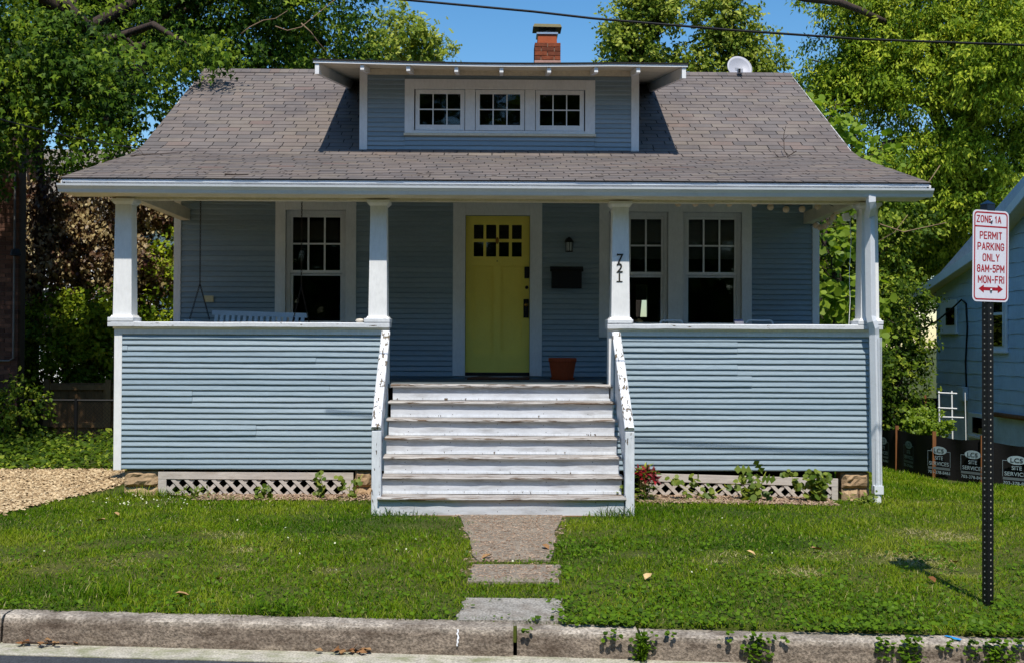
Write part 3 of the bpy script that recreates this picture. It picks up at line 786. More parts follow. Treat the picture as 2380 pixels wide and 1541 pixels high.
MB().box(-HW + 0.13, -0.91, 22.16, 22.199, FL, 3.499).build('interior_lining', m_dark, house)
# --- windows
def frame(b, x0, x1, z0, z1, wl, wr, wt, wb, y0, y1):
    """rectangular frame of four butted boards; outer size x0..x1, z0..z1"""
    b.box(x0, x0 + wl, y0, y1, z0, z1); b.box(x1 - wr, x1, y0, y1, z0, z1)
    b.box(x0 + wl, x1 - wr, y0, y1, z1 - wt, z1)
    if wb:
        b.box(x0 + wl, x1 - wr, y0, y1, z0, z0 + wb)
    return b
def hung_sash(win, x0, x1, z0, z1, zm, y, blind=0.0):
    jm = frame(MB(), x0, x1, z0, z1, 0.05, 0.05, 0.05, 0.05, y + 0.03, y + 0.11); jm.build('jamb', m_white, win)
    a, c = x0 + 0.052, x1 - 0.052
    frame(MB(), a, c, zm - 0.02, z1 - 0.052, 0.03, 0.03, 0.035, 0.04, y + 0.045, y + 0.075).build('upper_sash', m_white, win, bevel=0.003)
    frame(MB(), a, c, z0 + 0.052, zm - 0.0205, 0.03, 0.03, 0.03, 0.05, y + 0.078, y + 0.105).build('lower_sash', m_white, win, bevel=0.003)
    ia, ic, iz0, iz1 = a + 0.03, c - 0.03, zm + 0.02, z1 - 0.087
    wq = (ic - ia - 0.044) / 3; hq = (iz1 - iz0 - 0.022) / 2
    for k in (1, 2):
        xx = ia + wq * k + 0.022 * (k - 1)
        MB().box(xx, xx + 0.022, y + 0.047, y + 0.073, iz0, iz1).build('muntin', m_white, win)
    for k in range(3):
        xx = ia + (wq + 0.022) * k
        MB().box(xx, xx + wq, y + 0.049, y + 0.071, iz0 + hq, iz0 + hq + 0.022).build('muntin', m_white, win)
        for q in range(2):
            MB().box(xx, xx + wq, y + 0.058, y + 0.061, iz0 + (hq + 0.022) * q, iz0 + (hq + 0.022) * q + hq).build('pane', m_glass, win)
    MB().box(ia, ic, y + 0.090, y + 0.093, z0 + 0.102, zm - 0.0505).build('pane', m_glass, win)
    if blind:
        MB().box(ia - 0.02, ic + 0.02, y + 0.125, y + 0.13, z1 - 0.05 - blind, z1 - 0.03).build('blind', m_blind, win)
def casing(name, x0, x1, z0, z1, ix0, ix1, iz1, y, mat=m_white, iz0=None):
    b = MB()
    b.box(x0, ix0, y - 0.03, y + 0.03, z0, z1); b.box(ix1, x1, y - 0.03, y + 0.03, z0, z1); b.box(ix0, ix1, y - 0.03, y + 0.03, iz1, z1)
    if iz0:
        b.box(ix0, ix1, y - 0.03, y + 0.03, z0, iz0)
    return b.build(name, mat, house, bevel=0.003)
CT = 3.522
zmid = P(1156, 634, YW).z
w1 = casing('window', fx(639, YW), fx(827, YW), 1.765, CT, W1[0], W1[1], 3.395, YW, iz0=1.86)
w1['label'] = 'sash window behind the porch swing'
hung_sash(w1, *W1, zmid, YW)
b = casing('window', fx(1391.7, YW), fx(1746, YW), 1.765, CT, W2[0], W3[1], 3.395, YW, iz0=1.86)
b['label'] = 'pair of sash windows behind the numbered column'
MB().box(W2[1], W3[0], YW - 0.028, YW + 0.11, 1.8605, 3.3945).build('mullion', m_white, b, bevel=0.003)
hung_sash(b, *W2, zmid, YW, 0.55)
hung_sash(b, *W3, zmid, YW, 0.55)
# --- front door
dc = casing('door_casing', fx(1052, YW), fx(1259, YW), 1.262, 3.50, DR[0], DR[1], 3.34, YW)
dx0, dx1, dz0, dz1 = DR[0] + 0.004, DR[1] - 0.004, 1.306, 3.338
def dz(zy):
    return P(1156, 433.9 + zy / 3.107, YW).z
def dxx(zx):
    return fx(855.3 + zx / 3.107, YW)
holes = []
cx = [(760, 830), (850, 922), (943, 1015), (1037, 1108)]
door = MB()
yd = YW + 0.05
zr = [(dz(505), dz(400)), (dz(378), dz(275))]
zs = [dz0, zr[0][0], zr[0][1], zr[1][0], zr[1][1], dz1]
xs_ = [dx0] + [dxx(q) for p_ in cx for q in p_] + [dx1]
for i in range(len(zs) - 1):
    for j in range(len(xs_) - 1):
        if i in (1, 3) and j % 2 == 1:
            continue
        if i == 0:
            continue
        door.box(xs_[j], xs_[j + 1], yd, yd + 0.04, zs[i], zs[i + 1])
# lower part with two recessed panels
pz0, pz1 = dz(1200), dz(573)
px = [(dxx(755), dxx(903)), (dxx(957), dxx(1108))]
door.box(dx0, dx1, yd, yd + 0.04, dz0, pz0); door.box(dx0, dx1, yd, yd + 0.04, pz1, zs[1])
door.box(dx0, px[0][0], yd, yd + 0.04, pz0, pz1); door.box(px[0][1], px[1][0], yd, yd + 0.04, pz0, pz1); door.box(px[1][1], dx1, yd, yd + 0.04, pz0, pz1)
door = door.build('door', m_yellow, house)
for a, c in px:
    pa_ = MB().box(a, c, yd + 0.024, yd + 0.036, pz0, pz1); pa_.build('panel', m_yellow, door)
for p_ in cx:
    for q in zr:
        MB().box(dxx(p_[0]), dxx(p_[1]), yd + 0.02, yd + 0.024, q[0], q[1]).build('pane', m_glass, door)
MB().box(dxx(1128), dxx(1163), yd - 0.03, yd - 0.001, dz(662), dz(578)).build('keypad_lock', m_black, door, bevel=0.008)
k = MB(); k.tube([(dxx(1145), yd - 0.02, dz(728)), (dxx(1145), yd - 0.001, dz(728))], 0.022, 14); k.build('deadbolt', m_black, door)
MB().box(dxx(1122), dxx(1161), yd - 0.008, yd - 0.001, dz(947), dz(812)).build('handle_plate', m_black, door, bevel=0.002)
k = MB(); k.ball((dxx(1141), yd - 0.05, dz(855)), 0.025, 12, 8); k.tube([(dxx(1141), yd - 0.05, dz(855)), (dxx(1141), yd - 0.008, dz(855))], 0.01, 8); k.build('door_knob', m_brass, door, smooth=True)
k = MB(); k.tube([(dxx(1141), yd - 0.009, dz(820)), (dxx(1141), yd - 0.045, dz(880)), (dxx(1141), yd - 0.045, dz(920)), (dxx(1141), yd - 0.009, dz(940))], 0.009, 8); k.build('pull_handle', m_black, door, smooth=True)
k = MB(); k.ball((dxx(930), yd - 0.012, dz(390)), 0.03, 10, 8, (0.75, 0.4, 1.5)); k.build('door_knocker', m_brass, door, smooth=True)
k = MB(); k.tube([(dxx(930), yd - 0.004, dz(538)), (dxx(930), yd - 0.0005, dz(538))], 0.008, 8); k.build('peephole', m_black, door)
MB().box(DR[0], DR[1], YW - 0.03, YW + 0.12, 1.232, 1.262).build('threshold', m_tread, house)
MB().box(DR[0], DR[1], yd + 0.0, yd + 0.04, 1.2625, 1.3055).build('door_sweep', m_dark, house)
# --- dormer
dsz0, dsz1 = 4.17, 5.15
dm = wall_with_holes('dormer_wall', YW + 0.004, YW + 0.1, DX0, DX1, 4.0, 5.25, [(fx(960, YW), fx(1358, YW), P(1156, 304, YW).z, P(1156, 211, YW).z)], m_side, house)
cA, cB, cz0, cz1 = fx(938, YW), fx(1381, YW), P(1156, 312.5, YW).z, P(1156, 187, YW).z
siding(dm, DX0 + 0.1, cA, YW, dsz0, dsz1, 0.0615, 4, 0.0015)
siding(dm, cB, DX1 - 0.1, YW, dsz0, dsz1, 0.0615, 4, 0.0015)
siding(dm, cA + 0.003, cB - 0.003, YW, dsz0, cz0 - 0.035, 0.0615, 4, 0.0025)
for x in (DX0, DX1 - 0.1):
    MB().box(x, x + 0.1, YW - 0.03, YW + 0.05, 4.14, 5.235).build('corner_board', m_white, house, bevel=0.003)
MB().box(DX0 + 0.1, DX1 - 0.1, YW - 0.026, YW + 0.05, dsz1 + 0.012, 5.235).build('frieze_board', m_soffit, house)
for x in (DX0, DX1 - 0.08):
    MB().prismx([(YW + 0.101, 4.05), (YW + 0.101, 5.26), (17.0, 5.72), (17.0, 5.60)], x, x + 0.08).build('dormer_side', m_side, house)
dwin = casing('dormer_window', cA, cB, cz0, cz1, fx(960, YW), fx(1358, YW), P(1156, 209.5, YW).z, YW, iz0=P(1156, 306, YW).z)
MB().box(cA - 0.01, cB + 0.01, YW - 0.05, YW + 0.02, cz0 - 0.032, cz0 - 0.001).build('sill', m_soffit, dwin)
zz = lambda q: P(1156, 31 + q * 0.3906, YW).z
xz = lambda q: fx(712.8 + q * 0.3906, YW)
for a, c in ((935, 997), (1292, 1355)):
    MB().box(xz(a) + 0.003, xz(c) - 0.003, YW - 0.027, YW + 0.05, zz(702) + 0.001, zz(458) - 0.001).build('mullion', m_white, dwin)
for k_, (a, c) in enumerate(((638, 935), (997, 1292), (1355, 1647))):
    sa, sc = xz(a) + 0.004, xz(c) - 0.004; s0, s1 = zz(701), zz(460)
    ys = YW - 0.012 - 0.008 * (k_ == 1)
    frame(MB(), sa, sc, s0, s1, 0.055, 0.055, 0.055, 0.07, ys, ys + 0.035).build('sash', m_white, dwin, bevel=0.003)
    ia, ic, i0, i1 = sa + 0.055, sc - 0.055, s0 + 0.07, s1 - 0.055
    wq = (ic - ia - 0.028) / 3; hq = (i1 - i0 - 0.014) / 2
    for q in (1, 2):
        xx = ia + wq * q + 0.014 * (q - 1)
        MB().box(xx, xx + 0.014, ys + 0.004, ys + 0.03, i0, i1).build('muntin', m_white, dwin)
    for q in range(3):
        xx = ia + (wq + 0.014) * q
        MB().box(xx, xx + wq, ys + 0.006, ys + 0.028, i0 + hq, i0 + hq + 0.014).build('muntin', m_white, dwin)
        for e in range(2):
            MB().box(xx, xx + wq, ys + 0.014, ys + 0.017, i0 + (hq + 0.014) * e, i0 + (hq + 0.014) * e + hq).build('pane', m_glass, dwin)
    for q in ((ia + 0.04), (ic - 0.09)):
        MB().box(q, q + 0.06, YW - 0.036, YW - 0.0305, s1 + 0.004, s1 + 0.03).build('hinge', m_white, dwin)
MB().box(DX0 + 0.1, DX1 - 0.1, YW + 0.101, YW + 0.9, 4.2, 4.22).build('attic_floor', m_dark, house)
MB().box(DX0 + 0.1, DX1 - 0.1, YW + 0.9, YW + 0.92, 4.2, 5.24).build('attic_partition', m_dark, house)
# dormer roof, sagging a little along its front edge
DY = 13.70; dxl, dxr = fx(726, DY), fx(1595, DY)
tl = math.tan(R(9.6))
nj = 24
def sag(t):
    return -0.022 * math.sin(math.pi * min(1, t * 1.25) ** 1.2) - 0.02 * t
jit = [(0, sag(i / nj)) for i in range(nj + 1)]
dr = MB().prismx([(DY, 5.137), (DY, 5.172), (17.2, 5.172 + 3.5 * tl), (17.2, 5.137 + 3.5 * tl)], dxl, dxr, nj, jit).build('dormer_roof', m_soffit, house)
MB().prismx([(DY - 0.012, 5.136), (DY - 0.012, 5.168), (DY - 0.0005, 5.168), (DY - 0.0005, 5.136)], dxl - 0.01, dxr + 0.01, nj, jit).build('fascia', m_white, dr)
MB().prismx([(DY - 0.025, 5.1685), (DY - 0.025, 5.184), (17.2, 5.19 + 3.5 * tl), (17.2, 5.1735 + 3.5 * tl)], dxl - 0.02, dxr + 0.02, nj, jit).build('roll_roofing', m_under, dr)
for q in (320, 595, 882, 1152, 1437, 1718, 1970):
    x = fx(712.8 + q * 0.3906, DY); s_ = sag((x - dxl) / (dxr - dxl))
    MB().prismx([(DY + 0.012, 5.135 + s_), (YW - 0.031, 5.135 + s_ + (YW - 0.031 - DY) * tl), (YW - 0.031, 5.07 + s_ + (YW - 0.031 - DY) * tl), (DY + 0.03, 5.06 + s_), (DY + 0.012, 5.07 + s_)], x - 0.023, x + 0.023).build('rafter_tail', m_white, dr)
for x, s_ in ((dxl + 0.01, sag(0)), (dxr - 0.06, sag(1))):
    MB().prismx([(DY + 0.004, 5.135 + s_), (17.1, 5.135 + s_ + 3.4 * tl), (17.1, 5.0 + s_ + 3.4 * tl), (DY + 0.004, 5.0 + s_)], x, x + 0.05).build('barge_rafter', m_white, dr)
# --- chimney
ck = thing  # (chimney is a part of the house)
cx0, cx1, cy0 = fx(1240.3, 18), fx(1300.3, 18), 18.0
cw = cx1 - cx0
chim = MB().box(cx0 + 0.008, cx1 - 0.008, cy0 + 0.008, cy0 + cw - 0.008, 5.3, 6.57).build('chimney', m_mortar, house)
MB().box(cx0 - 0.004, cx1 + 0.004, cy0 - 0.004, cy0 + cw + 0.004, 5.3, 6.295).build('parging', m_parge, chim)
rows_ = [[(0, 0.5), (0.5, 1)], [(0, 0.25), (0.25, 0.76), (0.76, 1)], [(0, 0.49), (0.49, 1)], [(0, 0.24), (0.24, 0.75), (0.75, 1)]]
for r in range(4):
    z1 = 6.58 - r * 0.071
    for a, c in rows_[r]:
        b = MB(); b.c = random.random(); jx = random.uniform(-0.004, 0.003)
        b.box(cx0 + a * cw + 0.005 * (a > 0), cx0 + c * cw - 0.005 * (c < 1), cy0 - 0.006 + jx, cy0 + 0.1, z1 - 0.064, z1)
        b.build('brick', m_brick, chim, bevel=0.003)
        b = MB(); b.c = random.random()
        for X0 in (cx0 - 0.006, cx1 - 0.094):
            pass
    for side in (cx0 - 0.003, cx1 - 0.097):
        for q in range(2):
            b = MB(); b.c = random.random()
            b.box(side, side + 0.1, cy0 + 0.105 + q * 0.16, cy0 + 0.255 + q * 0.16, z1 - 0.064, z1); b.build('brick', m_brick, chim)
fm = (cx0 + cx1) / 2 - 0.005; fy = cy0 + cw / 2
MB().frustum(fm, fy, 6.571, 6.74, 0.32, 0.31).build('flue_tile', m_terra, chim, bevel=0.01)
MB().box(fm - 0.175, fm + 0.175, fy - 0.175, fy + 0.175, 6.735, 6.765).build('flue_collar', m_steel, chim)
b = MB()
for i in range(13):
    for q in (-1, 1):
        x = fm - 0.125 + 0.25 * i / 12
        b.box(x - 0.003, x + 0.003, fy + q * 0.125 - 0.003, fy + q * 0.125 + 0.003, 6.765, 6.86)
        b.box(fm + q * 0.125 - 0.003, fm + q * 0.125 + 0.003, fy - 0.125 + 0.25 * i / 12 - 0.003, fy - 0.125 + 0.25 * i / 12 + 0.003, 6.765, 6.86)
b.box(fm - 0.128, fm + 0.128, fy - 0.129, fy - 0.124, 6.80, 6.806); b.build('spark_screen', m_black, chim)
b = MB(); b.lathe((fm, fy, 6.765), [(0.07, 0), (0.07, 0.05), (0.05, 0.055), (0, 0.055)], 14); b.build('flue_liner', m_steel, chim)
hd = MB(); q = 0.235
hd.hexa([(fm - q, fy - q * 0.9, 6.845), (fm + q, fy - q * 0.9, 6.838), (fm + q, fy + q * 0.9, 6.845), (fm - q, fy + q * 0.9, 6.852), (fm - q * 0.9, fy - q * 0.8, 6.90), (fm + q * 0.9, fy - q * 0.8, 6.893), (fm + q * 0.9, fy + q * 0.8, 6.90), (fm - q * 0.9, fy + q * 0.8, 6.907)])
hd.build('chimney_hood', M('rusty_hood', one(S(90, 84, 52)), 0.6, 8, 0.3, 0.3, 60, metal=0.3), chim)
# --- stairs
RISE, RUN, N0 = 0.175, 0.2235, YF - 0.03
sx0, sx1 = -1.145, 1.245
stairs = None
for x in (0.03, sx0 + 0.02, sx1 - 0.06):
    st = MB().prismx([(N0 + 0.04, FL - RISE + 0.02), (N0 + 0.04, FL - RISE - 0.25), (N0 - 4.5 * RUN, -0.04), (N0 - 6 * RUN + 0.04, -0.04), (N0 - 6 * RUN + 0.04, 0.0)], x, x + 0.04).build('stringer' if stairs else 'stairs', m_newel, stairs or house)
    stairs = stairs or st
for i in range(0, 7):
    yn = N0 - RUN * i; zt = FL - RISE * i
    if i > 0:
        b = MB(); b.c = random.random()
        n = 16
        b.prismx([(yn - 0.032, zt - 0.023), (yn - 0.036, zt - 0.014), (yn - 0.030, zt - 0.003), (yn - 0.02, zt), (yn + 0.24, zt + 0.001), (yn + 0.24, zt - 0.027), (yn - 0.028, zt - 0.027)], sx0 - 0.03 + 0.002 * i, sx1 + 0.03 - 0.002 * i, n, [(random.uniform(-.003, .003), -0.005 * math.sin(math.pi * k / n) + random.uniform(-.0015, .0015)) for k in range(n + 1)])
        b.build('tread', m_tread, stairs)
    zb = zt - RISE if i < 6 else -0.02
    MB().box(sx0, sx1, yn + 0.004, yn + 0.024, zb + 0.002, zt - 0.030).build('riser', m_riser, stairs)
    if i < 6:      # strip of quarter board at the foot of the riser
        MB().box(sx0 + 0.002, sx1 - 0.002, yn - 0.006, yn + 0.0035, zb + 0.003, zb + 0.024 + 0.004 * (i % 2)).build('riser_foot', m_newel, stairs)
b = MB(); b.c = 0.8
b.prismx([(N0 - 0.034, FL - 0.03), (N0 - 0.036, FL - 0.012), (N0 - 0.028, FL + 0.003), (N0 + 0.06, FL + 0.005), (N0 + 0.06, FL + 0.0005), (N0 + 0.0, FL + 0.0005), (N0 - 0.0, FL - 0.035)], sx0 - 0.02, sx1 + 0.02, 8)
b.build('tread', m_tread, stairs)
MB().box(sx0 + 0.3, sx1 - 0.3, N0 - 6 * RUN - 0.012, N0 - 6 * RUN + 0.003, -0.02, 0.004).build('sill_timber', m_fence, stairs)
nl = MB()
for i in range(1, 7):
    yn = N0 - RUN * i
    for xk in (-0.92, -0.48, 0.02, 0.5, 0.98):
        for zk in (FL - RISE * i - 0.055, FL - RISE * i - 0.135):
            x_ = xk + random.uniform(-.02, .02); z_ = zk + random.uniform(-.006, .006)
            nl.add([(x_ + 0.0045 * math.cos(t), yn + 0.0035, z_ + 0.0045 * math.sin(t)) for t in np.linspace(0, 2 * math.pi, 7)[:-1]], [(0, 1, 2, 3, 4, 5)])
stuff(nl.build('nail_heads', m_num, stairs))
# stair rails with boarded sides
for sd, (xa, xb) in ((-1, (-1.222, -1.182)), (1, (1.303, 1.297))):
    A = Vector((xa, YF - 0.06, 1.795)); B = Vector((xb, N0 - 6 * RUN + 0.01, 0.845))
    rl = MB()
    d = (B - A).normalized(); n = 20
    wob = [(random.uniform(-.002, .002)) for _ in range(n + 1)]
    sdv = Vector((1, 0, 0)); upv = sdv.cross(d).normalized()
    if upv.z < 0:
        upv = -upv
    ring = [(-0.047, -0.02), (0.047, -0.02), (0.047, 0.012), (0.036, 0.022), (-0.036, 0.022), (-0.047, 0.012)]
    vs = []
    for k in range(n + 1):
        p_ = A + (B - A) * (k / n)
        vs += [tuple(p_ + sdv * (u + wob[k]) + upv * v) for u, v in ring]
    m = len(ring)
    rl.add(vs, [(k * m + j, k * m + (j + 1) % m, (k + 1) * m + (j + 1) % m, (k + 1) * m + j) for k in range(n) for j in range(m)] + [tuple(range(m - 1, -1, -1)), tuple(n * m + j for j in range(m))])
    rail = rl.build('stair_rail', m_peel, house)
    nx = xb + 0.004
    MB().box(nx - 0.046, nx + 0.046, B.y + 0.005, B.y + 0.097, -0.05, 0.82).build('newel_post', m_newel, rail, bevel=0.005)
    y_ = B.y + 0.11
    while y_ < A.y - 0.06:
        t = (A.y - y_) / (A.y - B.y); xq = A.x + (B.x - A.x) * t
        zt = A.z + (B.z - A.z) * t - 0.035; zl = FL - (N0 - y_) / RUN * RISE - 0.12
        dzr = (A.z - B.z) / (A.y - B.y) * 0.085; dzl = RISE / RUN * 0.085
        MB().hexa([(xq - 0.012, y_, zl), (xq + 0.012, y_, zl), (xq + 0.012, y_ + 0.085, zl + dzl), (xq - 0.012, y_ + 0.085, zl + dzl), (xq - 0.012, y_, zt), (xq + 0.012, y_, zt), (xq + 0.012, y_ + 0.085, zt + dzr), (xq - 0.012, y_ + 0.085, zt + dzr)]).build('side_board', m_newel, rail)
        y_ += 0.092
# --- foundation stones
def rock(parent, x0, x1, z0, z1, y=YF + 0.03):
    b = MB(); b.c = random.random(); nx, nz = 7, 5
    vs = []
    for i in range(nx + 1):
        for j in range(nz + 1):
            e = i in (0, nx) or j in (0, nz)
            bul = 0 if e else 0.02 + 0.035 * random.random()
            vs.append((x0 + (x1 - x0) * i / nx + (0 if e else random.uniform(-.01, .01)), y - bul, z0 + (z1 - z0) * j / nz + (0 if e else random.uniform(-.008, .008))))
    b.add(vs, [(i * (nz + 1) + j, (i + 1) * (nz + 1) + j, (i + 1) * (nz + 1) + j + 1, i * (nz + 1) + j + 1) for i in range(nx) for j in range(nz)])
    b.box(x0, x1, y + 0.0005, y + 0.2, z0, z1)
    b.build('stone', m_stone, parent)
for xa, xc, lay_ in ((fx(290, YF), fx(369, YF), 0), (fx(826, YF), fx(866, YF), 1), (fx(1490, YF), fx(1512, YF), 1), (fx(1958, YF), fx(2022, YF), 2)):
    pier = MB().box(xa + 0.01, xc - 0.01, YF + 0.035, YF + 0.25, -0.2, 0.274).build('foundation_pier', m_mortar, house)
    rock(pier, xa, xc, 0.095, 0.27)
    if lay_ == 2:
        xm = xa + (xc - xa) * 0.6
        rock(pier, xa, xm - 0.004, -0.15, 0.087); rock(pier, xm + 0.004, xc, -0.15, 0.087)
    else:
        rock(pier, xa, xc, -0.15, 0.087)
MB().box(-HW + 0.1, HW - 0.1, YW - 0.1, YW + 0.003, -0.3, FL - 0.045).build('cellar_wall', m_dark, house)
# --- lattice skirts
def lattice(x0, x1, zl, zr, hgt, y, top_b, bot_b, side, pitch=0.147, sl=0.037):
    T = lambda x: zl + (zr - zl) * (x - x0) / (x1 - x0)
    def strip(b, xa, xc, za, zc, ya, yc):     # za, zc are offsets below the sloped top line
        b.hexa([(xa, ya, T(xa) - za), (xc, ya, T(xc) - za), (xc, yc, T(xc) - za), (xa, yc, T(xa) - za), (xa, ya, T(xa) - zc), (xc, ya, T(xc) - zc), (xc, yc, T(xc) - zc), (xa, yc, T(xa) - zc)])
    b = MB()
    strip(b, x0, x1, top_b, 0, y - 0.025, y); strip(b, x0 + side, x1 - side, hgt, hgt - bot_b, y - 0.024, y)
    strip(b, x0, x0 + side, hgt, top_b + 0.001, y - 0.023, y); strip(b, x1 - side, x1, hgt, top_b + 0.001, y - 0.023, y)
    fr = b.build('lattice_frame', m_soffit if False else M('lattice_paint', one(S(196, 186, 176)), 0.6, 3, 0.15, 0.3, (10, 60, 60), stain=(S(140, 122, 100), 0.6, (3, 3, 10), 0.5)), house, bevel=0.003)
    a0, a1 = x0 + side, x1 - side; H = hgt - top_b - bot_b
    for dirn, yo in ((1, -0.006), (-1, -0.015)):
        x = a0 - H
        while x < a1 + H:
            pts = []
            # slat centreline from (x, bottom) to (x+dirn*H, top), clipped to a0..a1
            xa, za, xc, zc = x, 0.0, x + dirn * H, H
            lo, hi = 0.0, 1.0
            for lim, s_ in ((a0, 1), (a1, -1)):
                fa, fc = s_ * (xa - lim), s_ * (xc - lim)
                if fa < 0 and fc < 0:
                    lo, hi = 1, 0
                elif fa < 0:
                    lo = max(lo, fa / (fa - fc))
                elif fc < 0:
                    hi = min(hi, fa / (fa - fc))
            if hi - lo > 0.12:
                p0 = (xa + (xc - xa) * lo, za + (zc - za) * lo); p1 = (xa + (xc - xa) * hi, za + (zc - za) * hi)
                zb = lambda px_, h_: T(px_) - hgt + bot_b + h_
                MB().beam((p0[0], y + yo, zb(p0[0], p0[1])), (p1[0], y + yo, zb(p1[0], p1[1])), (0, 1, 0), sl, 0.007).build('lattice_slat', fr.data.materials[0], fr)
            x += pitch
    return fr
lattice(fx(370, YF), fx(823, YF), 0.262, 0.258, 0.285, YF + 0.02, 0.08, 0.016, 0.09)
lattice(fx(1503, YF), fx(1948, YF), 0.262, 0.205, 0.315, YF + 0.02, 0.09, 0.075, 0.07)
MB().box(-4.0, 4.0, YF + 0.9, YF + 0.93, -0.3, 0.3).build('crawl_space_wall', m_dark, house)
# --- downspout
pts = [P(2024, 452, 11.82), P(2024, 470, 11.82), P(2025, 480, 11.84), P(2021, 500, 12.03), P(2021, 512, 12.04), P(2024, 735, 12.045), P(2027, 748, 12.03), P(2034, 762, 12.005), P(2035.5, 778, 12.01), P(2036, 1139, 12.105)]
pts[6].y = 12.03; 
pts = [Vector((p_.x, p_.y, p_.z)) for p_ in pts]
pts[-1].y = 12.06; pts[-2].y = 12.06; pts[-3].y = 12.04
ds = MB().tube(pts, [0.056] * len(pts), 4, ph=math.pi / 4).build('downspout', m_metal, house, bevel=0.008)
for i in range(7):
    x = pts[-1].x - 0.03 + i * 0.01
    MB().box(x - 0.0022, x + 0.0022, 12.014, 12.0195, pts[-1].z, pts[-2].z - 0.03).build('rib', m_metal, ds)
b = MB().box(pts[-1].x - 0.05, pts[-1].x + 0.05, 12.005, 12.11, pts[-1].z - 0.03, pts[-1].z + 0.06); b.build('downspout_boot', m_metal, ds)
b = MB(); b.lathe((pts[-1].x - 0.005, 12.06, -0.15), [(0.046, 0), (0.046, pts[-1].z + 0.12)], 14); b.build('drain_pipe', m_white, ds)
# --- house numbers on the third column
def text_mesh(body, size, mat, xscale=1.0, bold=0.0, ext=0.001, align='CENTER'):
    cu = bpy.data.curves.new('lettering', 'FONT'); cu.body = body; cu.size = size; cu.extrude = ext; cu.offset = bold; cu.align_x = align; cu.resolution_u = 4
    ob = bpy.data.objects.new('lettering', cu); COL.objects.link(ob)
    bpy.context.view_layer.update()
    me = bpy.data.meshes.new_from_object(ob.evaluated_get(bpy.context.evaluated_depsgraph_get()))
    bpy.data.objects.remove(ob); bpy.data.curves.remove(cu)
    n = len(me.vertices); co = np.empty(n * 3, np.float32); me.vertices.foreach_get('co', co); co = co.reshape(-1, 3); co[:, 0] *= xscale
    me.vertices.foreach_set('co', co.ravel())
    a = me.attributes.new('tint', 'FLOAT', 'POINT'); a.data.foreach_set('value', [0.5] * n)
    me.materials.clear(); me.materials.append(mat)
    return me
yn = YF + 0.055 - 0.097
c3 = cols[2]
for ch, vx, v0, v1 in (('7', 1441, 612, 590), ('2', 1440, 634, 612), ('1', 1439.5, 656, 635)):
    p0 = P(vx, v0, yn); p1 = P(vx, v1, yn); h = (p1.z - p0.z)
    me = text_mesh(ch, h / 0.72, m_num, 1.05, 0.001, 0.006)
    b = MB()
    if ch == '1':
        b.box(-0.032, 0.034, -0.001, 0.009, -0.006, 0.007)
    if ch == '7':
        b.box(-0.034, -0.027, h - 0.024, h - 0.002, -0.006, 0.006)
    if b.v:
        put('serif', b.mesh('serif', m_num), c3, (p0.x, yn, p0.z), rot=(R(90), 0, 0))
    put('house_number', me, c3, (p0.x, yn, p0.z), rot=(R(90), 0, 0))
MB().box(fx(474.5, YW), fx(497, YW), YW - 0.034, YW - 0.021, P(485, 703, YW).z, P(485, 688, YW).z).build('wall_outlet', M('ivory_plastic', one(S(220, 205, 160)), 0.4), house, bevel=0.003)

# ------------------------------------------------------------------ things on the porch and roof
def chain_mb(b, a, c, link=0.03, r=0.0032):
    a = Vector(a); c = Vector(c); d = c - a; n = max(2, int(d.length / (link * 0.78))); u = d.normalized()
    s1 = u.cross(Vector((0.3, 1, 0.1))).normalized(); s2 = u.cross(s1)
    for i in range(n):
        m = a + d * ((i + 0.5) / n); sd = s1 if i % 2 else s2
        pts = [m + u * (link / 2 * math.cos(t)) + sd * (link * 0.3 * math.sin(t)) for t in np.linspace(0, 2 * math.pi, 9)]
        b.tube(pts, r, 4, cap=False)
sw = thing('porch_swing', 'pale blue slatted porch swing hanging on two chains', 'swing', (-2.85, 13.3, FL))
A = P(494, 722, 13.5); B = P(714.7, 729, 13.22)
u = Vector((B.x - A.x, B.y - A.y, 0)); Lw = u.length; u.normalize(); fr_ = Vector((u.y, -u.x, 0)); zt = (A.z + B.z) / 2
up = Vector((0, 0, 1)); lean = (up - fr_ * 0.22).normalized()
A0 = Vector((A.x, A.y, zt))
slope = (B.z - A.z)
def swp(s_, d_, h_):       # along, toward front, height below top
    return A0 + u * s_ + fr_ * d_ + up * (h_) + up * (slope * (s_ / Lw - 0.5))
MB().beam(swp(0, 0, -0.025), swp(Lw, 0, -0.025), fr_, 0.055, 0.03).build('back_rail', m_swing, sw)
MB().beam(swp(0, 0.085, -0.40), swp(Lw, 0.085, -0.40), fr_, 0.06, 0.03).build('back_rail', m_swing, sw)
ns = 16
for i in range(ns):
    s_ = 0.02 + (Lw - 0.04) * (i + 0.5) / ns
    MB().beam(swp(s_, 0.004, -0.05), swp(s_, 0.09, -0.385), fr_, 0.042, 0.014).build('back_slat', m_swing, sw)
for i in range(7):
    MB().beam(swp(0, 0.12 + i * 0.062, -0.44 + 0.006 * i), swp(Lw, 0.12 + i * 0.062, -0.44 + 0.006 * i), up, 0.05, 0.018).build('seat_slat', m_swing, sw)
for s_ in (-0.03, Lw + 0.03):
    MB().beam(swp(s_, -0.03, -0.155), swp(s_, 0.56, -0.135), up, 0.075, 0.022).build('armrest', m_swing, sw)
    MB().beam(swp(s_, 0.50, -0.155), swp(s_, 0.50, -0.46), fr_, 0.04, 0.035).build('arm_post', m_swing, sw)
    MB().beam(swp(s_, 0.06, -0.465), swp(s_, 0.56, -0.465), up, 0.04, 0.05).build('seat_frame', m_swing, sw)
